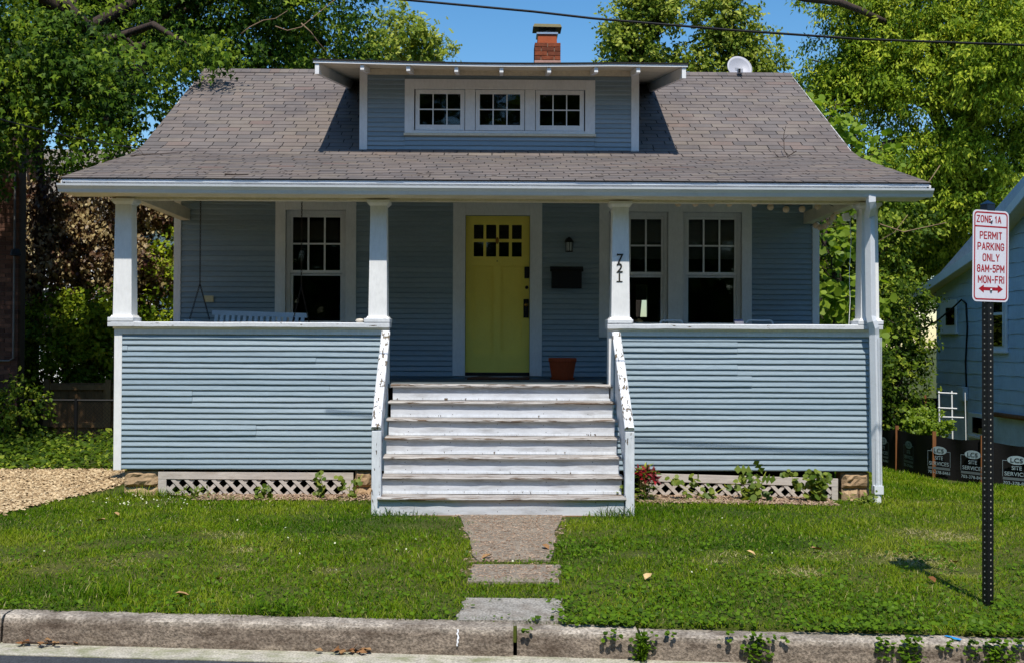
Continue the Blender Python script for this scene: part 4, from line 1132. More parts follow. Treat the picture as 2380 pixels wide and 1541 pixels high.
for s_, vx in ((-0.03, 481), (Lw + 0.03, 712)):
    f1, f0 = swp(s_, 0.50, -0.12), swp(s_, 0.02, -0.11)
    mid = (f1 + f0) / 2 + up * 0.42
    b = MB(); chain_mb(b, f1, mid); b.build('chain', m_chain, sw)
    b = MB(); chain_mb(b, f0, mid); b.build('chain', m_chain, sw)
    b = MB(); chain_mb(b, mid, (mid.x, mid.y, 3.54)); b.build('chain', m_chain, sw)
# flower pot on its saucer, doormat
pp = Vector((fx(855.3 + 1405 / 3.107, 13.9), 13.9, FL))
pt = thing('flower_pot', 'empty terracotta flower pot on a saucer beside the yellow door', 'flower pot', pp)
sc_ = 13.9 / F / 3.107
b = MB(); rt, rb_, ht = 102 * sc_, 77 * sc_, 158 * sc_
b.lathe(pp, [(0, 0.02), (rb_, 0.02), (rb_ + (rt - rb_) * 0.8, ht * 0.82), (rt, ht * 0.84), (rt, ht), (rt - 0.018, ht), (rb_ * 0.9, 0.06), (0, 0.06)], 28); b.build('pot_body', m_pot, pt, smooth=False)
b = MB(); b.lathe(pp, [(0, 0.002), (90 * sc_ - 0.01, 0.002), (90 * sc_, 0.026), (90 * sc_ - 0.012, 0.026), (rb_ + .002, 0.012), (0, 0.012)], 28); b.build('saucer', m_pot, pt)
b = MB().box(dxx(715) + 0.02, dxx(1168) - 0.02, 13.75, 14.25, FL + 0.001, FL + 0.022)
tag(b.build('doormat', m_mat, bevel=0.006), 'brown fibre doormat before the yellow door', 'doormat')
# wall lantern and mailbox
lp = Vector((dxx(1446), YW - 0.025, dz(425)))
lt = thing('wall_lantern', 'small black wall lantern above the mailbox', 'lantern', lp)
b = MB(); b.tube([(lp.x, YW - 0.0225, lp.z + 0.05), (lp.x, YW - 0.04, lp.z + 0.05)], 0.05, 14); b.build('back_plate', m_black, lt)
b = MB(); b.tube([(lp.x, YW - 0.041, lp.z + 0.06), (lp.x, YW - 0.09, lp.z + 0.10), (lp.x, YW - 0.13, lp.z + 0.085)], 0.009, 8); b.build('arm', m_black, lt)
lc = (lp.x, YW - 0.13, lp.z)
b = MB(); b.lathe(lc, [(0, 0.10), (0.02, 0.09), (0.05, 0.055), (0.062, 0.03), (0.058, 0.028), (0.0, 0.05)], 8); b.build('lantern_cap', m_black, lt)
b = MB(); b.lathe(lc, [(0.045, 0.028), (0.04, -0.08)], 8); b.build('lantern_glass', M('frosted_glass', one(S(190, 195, 190)), 0.3), lt)
b = MB()
for k in range(8):
    t = 2 * math.pi * k / 8
    b.tube([(lc[0] + 0.05 * math.cos(t), lc[1] + 0.05 * math.sin(t), lc[2] + 0.03), (lc[0] + 0.043 * math.cos(t), lc[1] + 0.043 * math.sin(t), lc[2] - 0.085)], 0.004, 4)
b.lathe(lc, [(0, -0.082), (0.05, -0.082), (0.05, -0.095), (0.0, -0.1)], 8); b.build('cage', m_black, lt)
mb0, mb1 = dxx(1322), dxx(1538)
mz0, mz1 = dz(736), dz(580)
mbx = thing('mailbox', 'black metal wall mailbox with a wide lid beside the door', 'mailbox', ((mb0 + mb1) / 2, YW - 0.02, mz0))
MB().prismx([(YW - 0.0225, mz0), (YW - 0.10, mz0), (YW - 0.115, mz0 + 0.02), (YW - 0.115, mz1 - 0.055), (YW - 0.0225, mz1 - 0.03)], mb0, mb1).build('box_body', m_black, mbx, bevel=0.006)
MB().prismx([(YW - 0.0225, mz1 - 0.005), (YW - 0.0225, mz1), (YW - 0.06, mz1 + 0.002), (YW - 0.12, mz1 - 0.03), (YW - 0.135, mz1 - 0.065), (YW - 0.13, mz1 - 0.068), (YW - 0.117, mz1 - 0.036), (YW - 0.06, mz1 - 0.004)], mb0 - 0.022, mb1 + 0.018).build('lid', m_black, mbx)
# pale stone on the rail cap
q = P(836, 746, YF + 0.02)
b = MB(); b.ball((q.x, YF + 0.02, 1.922), 0.027, 12, 8, (1.75, 1.2, 0.85))
b.v = [(x + 0.006 * math.sin(9 * z * 40 + x * 50), y, max(z, 1.8995)) for x, y, z in b.v]
tag(b.build('stone', M('pale_stone', one(S(205, 196, 180)), 0.8, 20, 0.15, 0.4, 60), smooth=True), 'smooth pale stone resting on the left rail cap', 'stone')
# two white tubular chairs seen over the right rail
for vx0, vx1, lab in ((1534, 1586, 'white tubular porch chair nearer the numbered column, only its top showing'), (1736, 1796, 'white tubular porch chair farther from the numbered column, only its top showing')):
    Yc = 13.1; x0, x1 = fx(vx0, Yc), fx(vx1, Yc); ztp = P((vx0 + vx1) / 2, 745.5, Yc).z
    ch = thing('porch_chair', lab, 'chair', ((x0 + x1) / 2, Yc, FL), 'white chairs on the porch')
    rr = 0.035
    def rloop(za, zb, yy, ly=0):
        pts = []
        for cx_, cz_, t0 in ((x1 - rr, zb - rr, 0), (x0 + rr, zb - rr, 90)):
            for t in (0, 30, 60, 90):
                pts.append((cx_ + rr * math.cos(R(t0 + t)), yy, cz_ + rr * math.sin(R(t0 + t))))
        return [(x1, yy + ly, za)] + pts + [(x0, yy + ly, za)]
    b = MB(); b.tube(rloop(FL + 0.008, ztp, Yc, 0.06), 0.0115, 8); b.build('back_frame', m_white, ch, smooth=True)
    b = MB(); b.tube([(x0 + 0.02, Yc + 0.004, ztp - 0.05), (x1 - 0.02, Yc + 0.004, ztp - 0.05)], 0.007, 8); b.build('back_bar', m_white, ch, smooth=True)
    b = MB(); b.tube(rloop(FL + 0.008, 1.66, Yc - 0.36, -0.04), 0.0115, 8); b.build('front_frame', m_white, ch, smooth=True)
    for x in (x0 + 0.012, x1 - 0.012):
        b = MB(); b.tube([(x, Yc - 0.36, 1.63), (x, Yc + 0.03, 1.63)], 0.010, 8); b.build('side_bar', m_white, ch)
    for k in range(9):
        y_ = Yc - 0.35 + k * 0.042
        MB().box(x0 + 0.012, x1 - 0.012, y_, y_ + 0.032, 1.638, 1.643).build('seat_strap', m_white, ch)
# string of paper globes
sl_ = thing('string_lights', 'string of small round paper globe lights under the porch roof', 'string lights', (3.2, 12.5, 3.1))
gl = []
for zx, zy, Y in ((1367, 155, 12.75), (1483, 172, 12.8), (1602, 170, 12.9), (1718, 150, 13.0), (1858, 185, 13.1), (1833, 232, 13.2), (1805, 272, 13.3), (1772, 298, 13.4), (1738, 306, 13.5), (1706, 292, 13.6)):
    gl.append(P(1363.6 + zx / 3.2, 433.9 + zy / 3.2, Y))
first = [P(1363.6 + zx / 3.2, 433.9 + 128 / 3.2, 12.7) for zx in (680, 808, 928, 1060, 1247)]
gl = first + gl
for g_ in gl:
    b = MB(); b.ball(g_, 0.039, 14, 9); b.build('paper_globe', m_globe, sl_, smooth=True)
wp = []
for i, g_ in enumerate(gl):
    wp.append(g_ + Vector((0, 0, 0.043)))
    if i + 1 < len(gl):
        wp.append((g_ + gl[i + 1]) / 2 + Vector((0, 0, 0.06)))
wp.append(Vector((4.02, 14.2, 3.2)))
b = MB(); b.tube(wp, 0.0035, 5); b.build('wire', m_rubber, sl_)
# security light on the last column
q = P(1363.6 + 1945 / 3.2, 433.9 + 225 / 3.2, 12.3)
fl = thing('security_light', 'small white security light clamped to the corner column', 'light', q)
b = MB(); b.hexa([(q.x - 0.045, q.y - 0.03, q.z - 0.045), (q.x + 0.02, q.y - 0.03, q.z - 0.05), (q.x + 0.02, q.y + 0.04, q.z - 0.05), (q.x - 0.045, q.y + 0.04, q.z - 0.045), (q.x - 0.065, q.y - 0.03, q.z + 0.03), (q.x, q.y - 0.03, q.z + 0.04), (q.x, q.y + 0.04, q.z + 0.04), (q.x - 0.065, q.y + 0.04, q.z + 0.03)])
b.build('lamp_head', m_white, fl, bevel=0.006)
b = MB(); b.tube([(q.x, q.y, q.z), (q.x + 0.07, q.y - 0.01, q.z)], 0.010, 8); b.tube([(q.x + 0.065, q.y - 0.01, q.z), (q.x + 0.08, q.y - 0.01, q.z)], 0.032, 12); b.build('bracket', m_white, fl)
b = MB(); b.tube([P(1975, 505, 12.32), P(1978, 560, 12.34), P(1974, 640, 12.33), P(1976, 700, 12.33), P(1973, 755, 12.3)], 0.003, 5)
b.build('lamp_cord', m_white, fl)
# small solar box on the far rail
q = P(1715, 756, 12.35)
b = MB().hexa([(q.x - .05, 12.27, 1.9005), (q.x + .05, 12.27, 1.9005), (q.x + .05, 12.33, 1.9005), (q.x - .05, 12.33, 1.9005), (q.x - .05, 12.29, 1.935), (q.x + .05, 12.29, 1.935), (q.x + .05, 12.335, 1.955), (q.x - .05, 12.335, 1.955)])
tag(b.build('solar_panel', M('solar_blue', one(S(20, 34, 70)), 0.3)), 'tiny dark blue solar panel standing on the right rail cap', 'solar panel')
# satellite dish behind the ridge
q = P(1717, 163, 17.75)
dsh = thing('satellite_dish', 'pale grey satellite dish rising behind the roof ridge', 'satellite dish', (q.x, 17.8, 5.8))
rotd = Matrix.Rotation(R(8), 4, 'Z') @ Matrix.Rotation(R(-24), 4, 'X')
def dpt(x, y, z):
    return tuple(q + rotd.to_3x3() @ Vector((x, y, z)))
b = MB(); n = 32; rings = 6; vs = []
for i in range(rings + 1):
    r_ = 0.205 * i / rings
    for j in range(n):
        t = 2 * math.pi * j / n
        vs.append(dpt(r_ * math.cos(t), -0.06 * (i / rings) ** 2, r_ * 1.08 * math.sin(t)))
m_ = len(vs)
for j in range(n):
    t = 2 * math.pi * j / n
    vs.append(dpt(0.207 * math.cos(t), -0.045, 0.207 * 1.08 * math.sin(t)))
fs = [(i * n + j, (i + 1) * n + j, (i + 1) * n + (j + 1) % n, i * n + (j + 1) % n) for i in range(rings) for j in range(n)] + [(rings * n + j, m_ + j, m_ + (j + 1) % n, rings * n + (j + 1) % n) for j in range(n)]
b.add(vs, fs); b.build('reflector', m_dish, dsh, smooth=True)
def dquad(pts):
    return [dpt(x, -0.06 * (x * x + z * z) / 0.042 - 0.004, z) for x, z in pts]
b = MB(); b.add(dquad([(-0.06, 0.03), (-0.005, 0.03), (0.012, 0.015), (0.005, -0.005), (-0.02, -0.02), (-0.06, -0.025)]), [(0, 1, 2, 3, 4, 5)]); b.build('dish_emblem', m_dishg, dsh)
b = MB(); b.add(dquad([(-0.03, -0.03), (0.02, -0.012), (0.05, 0.04), (0.055, 0.045), (0.055, -0.01)]), [(0, 1, 2, 3, 4)]); b.build('dish_emblem', m_dishg, dsh)
b = MB(); b.tube([dpt(-0.02, -0.02, -0.2), dpt(-0.06, -0.2, -0.25), dpt(-0.12, -0.3, -0.27)], 0.012, 8); b.build('feed_arm', m_dish, dsh)
b = MB(); e = Vector(dpt(-0.125, -0.3, -0.255)); b.box(e.x - 0.035, e.x + 0.045, e.y - 0.04, e.y + 0.04, e.z - 0.05, e.z + 0.03); b.build('feed_horn', m_dish, dsh, bevel=0.012)
b = MB(); b.box(e.x - 0.03, e.x + 0.005, e.y - 0.046, e.y - 0.0405, e.z - 0.04, e.z + 0.02); b.build('feed_face', m_black, dsh)
b = MB(); b.tube([dpt(0, 0.02, 0), (q.x, 17.95, q.z - 0.05), (q.x, 17.95, 5.66)], 0.02, 8); b.build('mast', m_steel, dsh)
# debris on the roof
def bough(name, lab, pts, r, cat='branch', mat=None, sub=()):
    b = MB(); b.tube(pts, [r * (1 - 0.6 * i / (len(pts) - 1)) for i in range(len(pts))], 5)
    for s_ in sub:
        b.tube(s_, [r * 0.5, r * 0.3] if len(s_) == 2 else r * 0.4, 4)
    return tag(b.build(name, mat or m_bark), lab, cat)
rz = lambda Y: (EA[1] + (Y - EA[0]) * (BR[1] - EA[1]) / (BR[0] - EA[0]) if Y < BR[0] else BR[1] + (Y - BR[0]) * (RI[1] - BR[1]) / (RI[0] - BR[0])) + 0.012
def rp(vx, Y, h=0.0):
    return Vector((fx(vx, Y), Y, rz(Y) + h))
bough('fallen_branch', 'dark bare twig standing up from the roof right of the dormer', [rp(1850, 14.2, .03), rp(1830, 14.1), rp(1822, 14.15, 0.06), rp(1821, 14.3, 0.2), rp(1826, 14.3, 0.32)], 0.008, sub=[[rp(1826, 14.1), rp(1785, 14.0)], [rp(1822, 14.15, .08), rp(1812, 14.1, .14)], [rp(1821, 14.25, .16), rp(1832, 14.2, .24)], [rp(1810, 14.05), rp(1795, 14.2, 0.03)]])
bough('fallen_branch', 'long thin stick lying on the lower roof slope near its left edge', [rp(300, 13.75), rp(330, 13.9), rp(370, 14.0), rp(418, 14.1, 0.01)], 0.008, sub=[[rp(330, 13.9), rp(312, 14.25, .04)]])
bough('fallen_branch', 'short thick stick on the shingles just above the gutter', [rp(520, 12.05), rp(548, 12.03), rp(575, 12.07)], 0.013)
b = MB()
for _ in range(90):
    vx = random.uniform(250, 1900); Y = random.choice([random.uniform(11.9, 12.3), random.uniform(13.6, 14.3), random.uniform(12.0, 14.3)])
    a = rp(vx, Y); t = random.uniform(0, 3.14); l = random.uniform(0.02, 0.07)
    b.beam(a, a + Vector((math.cos(t) * l, math.sin(t) * l * 0.9, math.sin(t) * l * 0.28)), (0, 0, 1), 0.006, 0.004)
tag(stuff(b.build('twig_litter', m_bark)), 'scattered twigs and seed litter on the shingles', 'debris')
# wires
b = MB(); b.tube([P(*v, 10.0) for v in ((700, -25), (935, 0), (1240, 28), (1380, 44), (1700, 71), (2000, 92), (2380, 106), (2700, 112))], 0.0105, 6)
tag(b.build('power_line', m_rubber, smooth=True), 'black overhead cable crossing the sky above the dormer', 'cable')
b = MB(); b.tube([P(-200, 235, 9.5), P(0, 278, 10.5), P(60, 294, 11), P(150, 316, 12), P(240, 333, 13.2), P(322, 346, 14.2)], 0.007, 5)
tag(b.build('service_cable', m_rubber, smooth=True), 'thin black cable running from the left into the roof edge', 'cable')

# ------------------------------------------------------------------ parking sign
def text_fit(body, w_, h_, mat, ext=0.0004):
    me = text_mesh(body, 1.0, mat, 1.0, 0.004, 0.0)
    n = len(me.vertices); co = np.empty(n * 3, np.float32); me.vertices.foreach_get('co', co); co = co.reshape(-1, 3)
    lo = co.min(0); hi = co.max(0)
    co[:, 0] = (co[:, 0] - (lo[0] + hi[0]) / 2) * w_ / (hi[0] - lo[0]); co[:, 1] = (co[:, 1] - (lo[1] + hi[1]) / 2) * h_ / (hi[1] - lo[1]); co[:, 2] = 0
    me.vertices.foreach_set('co', co.ravel()); me.update()
    return me
GLYPH = {'Z': [[(0, 1), (1, 1), (0, 0), (1, 0)]], 'O': [[(.25, 0), (.75, 0), (1, .2), (1, .8), (.75, 1), (.25, 1), (0, .8), (0, .2), (.25, 0)]], 'N': [[(0, 0), (0, 1), (1, 0), (1, 1)]],
         'E': [[(1, 1), (0, 1), (0, 0), (1, 0)], [(0, .5), (.8, .5)]], 'F': [[(1, 1), (0, 1), (0, 0)], [(0, .5), (.8, .5)]], '1': [[(0, .78), (.6, 1), (.6, 0)]], 'A': [[(0, 0), (.5, 1), (1, 0)], [(.18, .3), (.82, .3)]],
         'P': [[(0, 0), (0, 1), (.7, 1), (1, .86), (1, .6), (.7, .46), (0, .46)]], 'R': [[(0, 0), (0, 1), (.7, 1), (1, .86), (1, .62), (.7, .48), (0, .48)], [(.5, .48), (1, 0)]], 'M': [[(0, 0), (0, 1), (.5, .3), (1, 1), (1, 0)]],
         'I': [[(.5, 0), (.5, 1)]], 'T': [[(0, 1), (1, 1)], [(.5, 1), (.5, 0)]], 'K': [[(0, 0), (0, 1)], [(1, 1), (0, .4)], [(.32, .6), (1, 0)]], 'G': [[(1, .8), (.75, 1), (.25, 1), (0, .8), (0, .2), (.25, 0), (.75, 0), (1, .2), (1, .48), (.55, .48)]],
         'L': [[(0, 1), (0, 0), (1, 0)]], 'Y': [[(0, 1), (.5, .5), (1, 1)], [(.5, .5), (.5, 0)]], '-': [[(0, .46), (1, .46)]],
         '8': [[(.3, .53), (.05, .66), (.05, .86), (.3, 1), (.7, 1), (.95, .86), (.95, .66), (.7, .53), (.3, .53), (0, .4), (0, .16), (.3, 0), (.7, 0), (1, .16), (1, .4), (.7, .53)]], '5': [[(.95, 1), (.1, 1), (.05, .55), (.65, .6), (1, .44), (1, .18), (.7, 0), (.25, 0), (0, .14)]]}
def stroke_text(body, w_, h_, mat, name='lettering'):
    wid = {'I': 0.05, '1': 0.5, 'M': 1.35, '-': 0.6, ' ': 0.35, 'A': 1.1}
    adv = [wid.get(ch, 1.0) for ch in body]; gap = 0.55
    u_ = w_ / (sum(adv) + gap * (len(body) - 1)); tk = h_ * 0.15
    b = MB(); x = -w_ / 2; zz_ = 0.0
    for ch, a in zip(body, adv):
        for pl in GLYPH.get(ch, []):
            pts = [Vector((x + px_ * a * u_ if ch != 'I' else x + a * u_ / 2, -h_ / 2 + tk / 2 + py_ * (h_ - tk), 0)) for px_, py_ in pl]
            for p_, q_ in zip(pts[:-1], pts[1:]):
                d = (q_ - p_).normalized(); nn = Vector((-d.y, d.x, 0)) * tk / 2; e_ = d * tk * 0.38
                zz_ += 0.00002; k_ = Vector((0, 0, zz_))
                b.add([p_ - e_ - nn + k_, q_ + e_ - nn + k_, q_ + e_ + nn + k_, p_ - e_ + nn + k_], [(0, 1, 2, 3)])
        x += (a + gap) * u_
    return b.mesh(name, mat)
def local_build(mb, name, mat, parent, origin, rot, bevel=0):
    o = put(name, mb.mesh(name, mat), parent, origin, rot, bevel); return o
PS = P(2296, 1398, 7.45); PS.z = float(gz(PS.x, PS.y))
sg = thing('parking_sign', 'white permit parking sign with red lettering on black perforated post', 'sign', PS)
ph_ = R(20)
ptop = P(2296, 478, 7.45).z
rotp = (0, 0, ph_)
b = MB(); s2 = 0.0265
b.box(-s2, s2, -s2, s2, -0.1, ptop - 0.02 - PS.z); local_build(b, 'post', m_post, sg, PS, rotp, 0.003)
hol = MB(); z = 0.04; n_h = 0
while z < 2.1:
    for fx_, fy_ in ((0, -1), (-1, 0)):
        c_ = (fx_ * (s2 + 0.0006), fy_ * (s2 + 0.0006), z)
        if fy_:
            pts = [(0.0055 * math.cos(t), c_[1], z + 0.0055 * math.sin(t)) for t in np.linspace(0, 2 * math.pi, 9)[:-1]]
        else:
            pts = [(c_[0], -0.0055 * math.cos(t), z + 0.0055 * math.sin(t)) for t in np.linspace(0, 2 * math.pi, 9)[:-1]]
        hol.add(pts, [tuple(range(8))])
    z += 0.0254 * 1.55
stuff(local_build(hol, 'perforation', M('hole_glint', one(S(170, 165, 150)), 0.5), sg, PS, rotp))
b = MB(); b.box(-0.033, 0.033, -0.033, 0.033, 0, 0.045); b.add([(-0.036, -0.036, 0.0455), (0.036, -0.036, 0.0455), (0.036, 0.036, 0.0455), (-0.036, 0.036, 0.0455), (0, 0, 0.075)], [(0, 1, 4), (1, 2, 4), (2, 3, 4), (3, 0, 4), (3, 2, 1, 0)])
local_build(b, 'post_cap', M('cap_blue_black', one(S(18, 34, 52)), 0.3), sg, (PS.x, PS.y, ptop - 0.04), rotp)
SW_, SH_ = 0.31, 0.615
nrm = Vector((math.sin(ph_), -math.cos(ph_), 0)); rgt = Vector((math.cos(ph_), math.sin(ph_), 0))
scn = PS + nrm * (s2 + 0.004)
scn.z = P(2296, 596, 7.42).z
scn += rgt * -0.004
def rrect(w_, h_, r_, n=6):
    pts = []
    for cx_, cy_, t0 in ((w_ / 2 - r_, h_ / 2 - r_, 0), (-w_ / 2 + r_, h_ / 2 - r_, 90), (-w_ / 2 + r_, -h_ / 2 + r_, 180), (w_ / 2 - r_, -h_ / 2 + r_, 270)):
        pts += [(cx_ + r_ * math.cos(R(t0 + 90 * k / n)), cy_ + r_ * math.sin(R(t0 + 90 * k / n))) for k in range(n + 1)]
    return pts
rots = (R(90), R(0.6), ph_)
o_ = rrect(SW_, SH_, 0.035); n = len(o_)
b = MB(); b.add([(x, y, 0) for x, y in o_] + [(x, y, 0.002) for x, y in o_], [tuple(range(n - 1, -1, -1)), tuple(range(n, 2 * n))] + [(i, (i + 1) % n, n + (i + 1) % n, n + i) for i in range(n)])
plate = local_build(b, 'sign_plate', m_signw, sg, scn, rots)
i1, i2 = rrect(SW_ - 0.022, SH_ - 0.022, 0.027), rrect(SW_ - 0.042, SH_ - 0.042, 0.018)
def onplate(name, mb_or_me, x=0, y=0, z=0.0026):
    me = mb_or_me.mesh(name, m_signr) if isinstance(mb_or_me, MB) else mb_or_me
    o = bpy.data.objects.new(name, me); COL.objects.link(o); o.parent = plate; o.location = (x, y, z); WL[o] = scn
    return o
b = MB(); b.add([(x, y, 0) for x, y in i1] + [(x, y, 0) for x, y in i2], [(i, (i + 1) % n, n + (i + 1) % n, n + i) for i in range(n)]); onplate('red_border', b)
fy_ = lambda f: SH_ / 2 - f * SH_
b = MB(); b.add([(-SW_ / 2 + 0.018, -0.005, 0), (SW_ / 2 - 0.018, -0.005, 0), (SW_ / 2 - 0.018, 0.005, 0), (-SW_ / 2 + 0.018, 0.005, 0)], [(0, 1, 2, 3)]); onplate('divider_line', b, 0, fy_(0.178))
for body, f, w_, h_, xo in (('ZONE 1A', 0.098, 0.205, 0.049, -0.018), ('PERMIT', 0.275, 0.185, 0.052, 0), ('PARKING', 0.396, 0.222, 0.052, 0), ('ONLY', 0.517, 0.138, 0.052, 0.002), ('8AM-5PM', 0.638, 0.228, 0.052, 0), ('MON-FRI', 0.758, 0.22, 0.052, 0.004)):
    onplate('lettering', stroke_text(body, w_, h_, m_signr), xo, fy_(f))
b = MB(); b.add([(-0.105, 0, 0), (-0.06, -0.028, 0), (-0.06, -0.011, 0), (0.06, -0.011, 0), (0.06, -0.028, 0), (0.105, 0, 0), (0.06, 0.028, 0), (0.06, 0.011, 0), (-0.06, 0.011, 0), (-0.06, 0.028, 0)], [(0, 1, 2, 8, 9), (2, 3, 7, 8), (3, 4, 5, 6, 7)]); onplate('arrow', b, 0.002, fy_(0.86))
for f in (0.115, 0.873):
    b = MB(); b.ball((0, 0, 0.004), 0.010, 12, 6, (1, 1, 0.7)); o = onplate('bolt', b.mesh('bolt', m_steel, True), 0.002, fy_(f), 0.002)

# ------------------------------------------------------------------ neighbour's blue house at the right
XN = 9.6
nb = thing('neighbour_house', 'blue grey shingled house with white trimmed gable beyond the silt fence', 'house', (XN, 20, -0.4))
nYc = PX(2177, 800, XN).y
YN0 = 10.5
b = MB().box(XN + 0.012, XN + 8, YN0, nYc - 0.01, -1.0, 3.2); b.add([(XN + 0.012, nYc - 0.01, 3.2), (XN + 0.012, YN0, 3.2), (XN + 0.012, 16.5, 6.2), (XN + 8, nYc - 0.01, 3.2), (XN + 8, YN0, 3.2), (XN + 8, 16.5, 6.2)], [(0, 1, 2), (5, 4, 3), (0, 2, 5, 3), (2, 1, 4, 5)])
nw = b.build('wall', m_nfound, nb)
zz0 = PX(2240, 957, XN).z
prof_top = lambda Y: np.interp(Y, [16.5, 19.3, 21.8, 24.8], [6.2, 4.55, 3.45, 2.75])
for i in range(22):
    za = zz0 + i * 0.262
    ya, yb = nYc, YN0
    if za > 2.6:
        ya = min(nYc, float(np.interp(-za, [-6.2, -4.55, -3.45, -2.75], [16.5, 19.3, 21.8, 24.4])))
        yb = 16.5 - (ya - 16.5) if za > 3.2 else YN0
        yb = max(YN0, yb)
    if za > 6.0:
        break
    n = max(4, int((ya - yb) / 0.1)); b = MB(); b.c = random.random(); vs = []; fs = []
    for k in range(n + 1):
        y = yb + (ya - yb) * k / n; wv = 0.018 * abs(math.sin(y * 5.2 + i)) + random.uniform(0, 0.006)
        vs += [(XN - 0.012, y, za + wv), (XN - 0.002, y, za + 0.268), (XN + 0.010, y, za + wv)]
    for k in range(n):
        a = k * 3; fs += [(a, a + 1, a + 4, a + 3), (a + 2, a, a + 3, a + 5)]
    b.add(vs, fs); b.build('shingle_course', m_nside, nw)
def nbox(name, v, mat, xo0, xo1, parent, bevel=0.0):
    x0, y0, x1, y1 = v
    a = PX(x0, y1, XN); c = PX(x1, y0, XN)
    z0_ = PX((x0 + x1) / 2, y1, XN).z; z1_ = PX((x0 + x1) / 2, y0, XN).z
    return MB().box(XN - xo1, XN - xo0, c.y, a.y, z0_, z1_).build(name, mat, parent, bevel=bevel)
def nwin(v, lab, border, rail=None):
    x0, y0, x1, y1 = v
    w_ = nbox('window', v, m_white, 0.013, 0.05, nb, 0.004); w_['label'] = lab
    ix0, iy0, ix1, iy1 = border
    nbox('glazing_back', border, m_dark, 0.0505, 0.052, w_)
    nbox('pane', border, m_glass, 0.056, 0.06, w_)
    if rail:
        nbox('meeting_rail', (ix0, rail - 3, ix1, rail + 3), m_white, 0.0605, 0.075, w_)
        nbox('sash', (ix0 - 2.5, iy0, ix0, iy1), m_white, 0.0605, 0.07, w_); nbox('sash', (ix1, iy0, ix1 + 2, iy1), m_white, 0.0605, 0.07, w_)
    nbox('sill', (x0 - 2, y1, x1 + 2, y1 + 5), m_white, 0.013, 0.08, w_)
nwin((2190, 698, 2227, 771), 'small white framed window', (2204, 716, 2224, 756))
nwin((2300, 640, 2344, 815), 'tall white framed sash window behind the sign post', (2312, 660, 2338, 804), 730)
nwin((2256, 960, 2292, 1012), 'low basement window', (2266, 970, 2290, 1006))
# gable roof with white rake
def npt(vx, vy):
    return PX(vx, vy, XN - 0.34)
tops = [npt(2124, 677), npt(2262, 581), npt(2384, 429)]
r0, r1, r2 = tops
sl2 = (r2.z - r1.z) / (r2.y - r1.y)
ridge = Vector((r0.x, 16.4, r2.z + (16.4 - r2.y) * sl2))
fe = Vector((r0.x, 9.5, 2.9))
rk = [(p_.y, p_.z) for p_ in (r0, r1, r2, ridge)] + [(fe.y, fe.z)]
b = MB(); m_ = len(rk)
prof = [(y, z) for y, z in rk] + [(y, z - 0.06) for y, z in reversed(rk)]
b.prismx(prof, XN - 0.33, XN + 9, 1); nr = b.build('roof', m_nroof, nb)
prof = [(y, z - 0.012) for y, z in rk] + [(y, z - 0.19) for y, z in reversed(rk)]
MB().prismx(prof, XN - 0.355, XN - 0.331).build('rake_fascia', m_white, nr)
prof = [(y, z - 0.105) for y, z in rk] + [(y, z - 0.12) for y, z in reversed(rk)]
MB().prismx(prof, XN - 0.3305, XN + 0.0).build('soffit', m_soffit, nr)
MB().box(XN - 0.33, XN + 9, r0.y - 0.02, r0.y + 0.1, r0.z - 0.13, r0.z - 0.02).build('gutter', m_metal, nr)
b = MB(); b.tube([PX(2130, 775, XN - .6), PX(2180, 745, XN - 0.3), PX(2215, 716, XN - 0.15), PX(2235, 697, XN - 0.05), PX(2245, 706, XN - 0.03), PX(2248, 760, XN - 0.03), PX(2244, 840, XN - 0.03), PX(2246, 905, XN - 0.03)], 0.018, 6); b.build('service_wire', m_rubber, nb, smooth=True)
nbox('meter_box', (2240, 898, 2252, 930), m_nfound, 0.02, 0.12, nb, 0.01)
b = MB(); b.tube([PX(2312, 962, XN - 0.06), PX(2400, 974, XN - 0.06)], 0.045, 8); b.build('rusty_pipe', m_stake, nb, smooth=True)
# trellis in front of the neighbour's wall
trl = thing('garden_trellis', 'thin white metal trellis leaning by the blue neighbour wall', 'trellis', P(2212, 1015, 20.2))
for vx, v0, v1 in ((2182, 908, 1000), (2212, 908, 1015), (2243, 912, 1010)):
    b = MB(); b.tube([P(vx, v0, 20.2), P(vx + 2, v1 + 15, 20.2)], 0.014 if vx < 2240 else 0.008, 6); b.build('upright', m_white, trl)
for vy, x0, x1 in ((912, 2180, 2224), (947, 2180, 2224), (968, 2184, 2240)):
    b = MB(); b.tube([P(x0, vy, 20.19), P(x1, vy + 2, 20.19)], 0.012, 6); b.build('crossbar', m_white, trl)
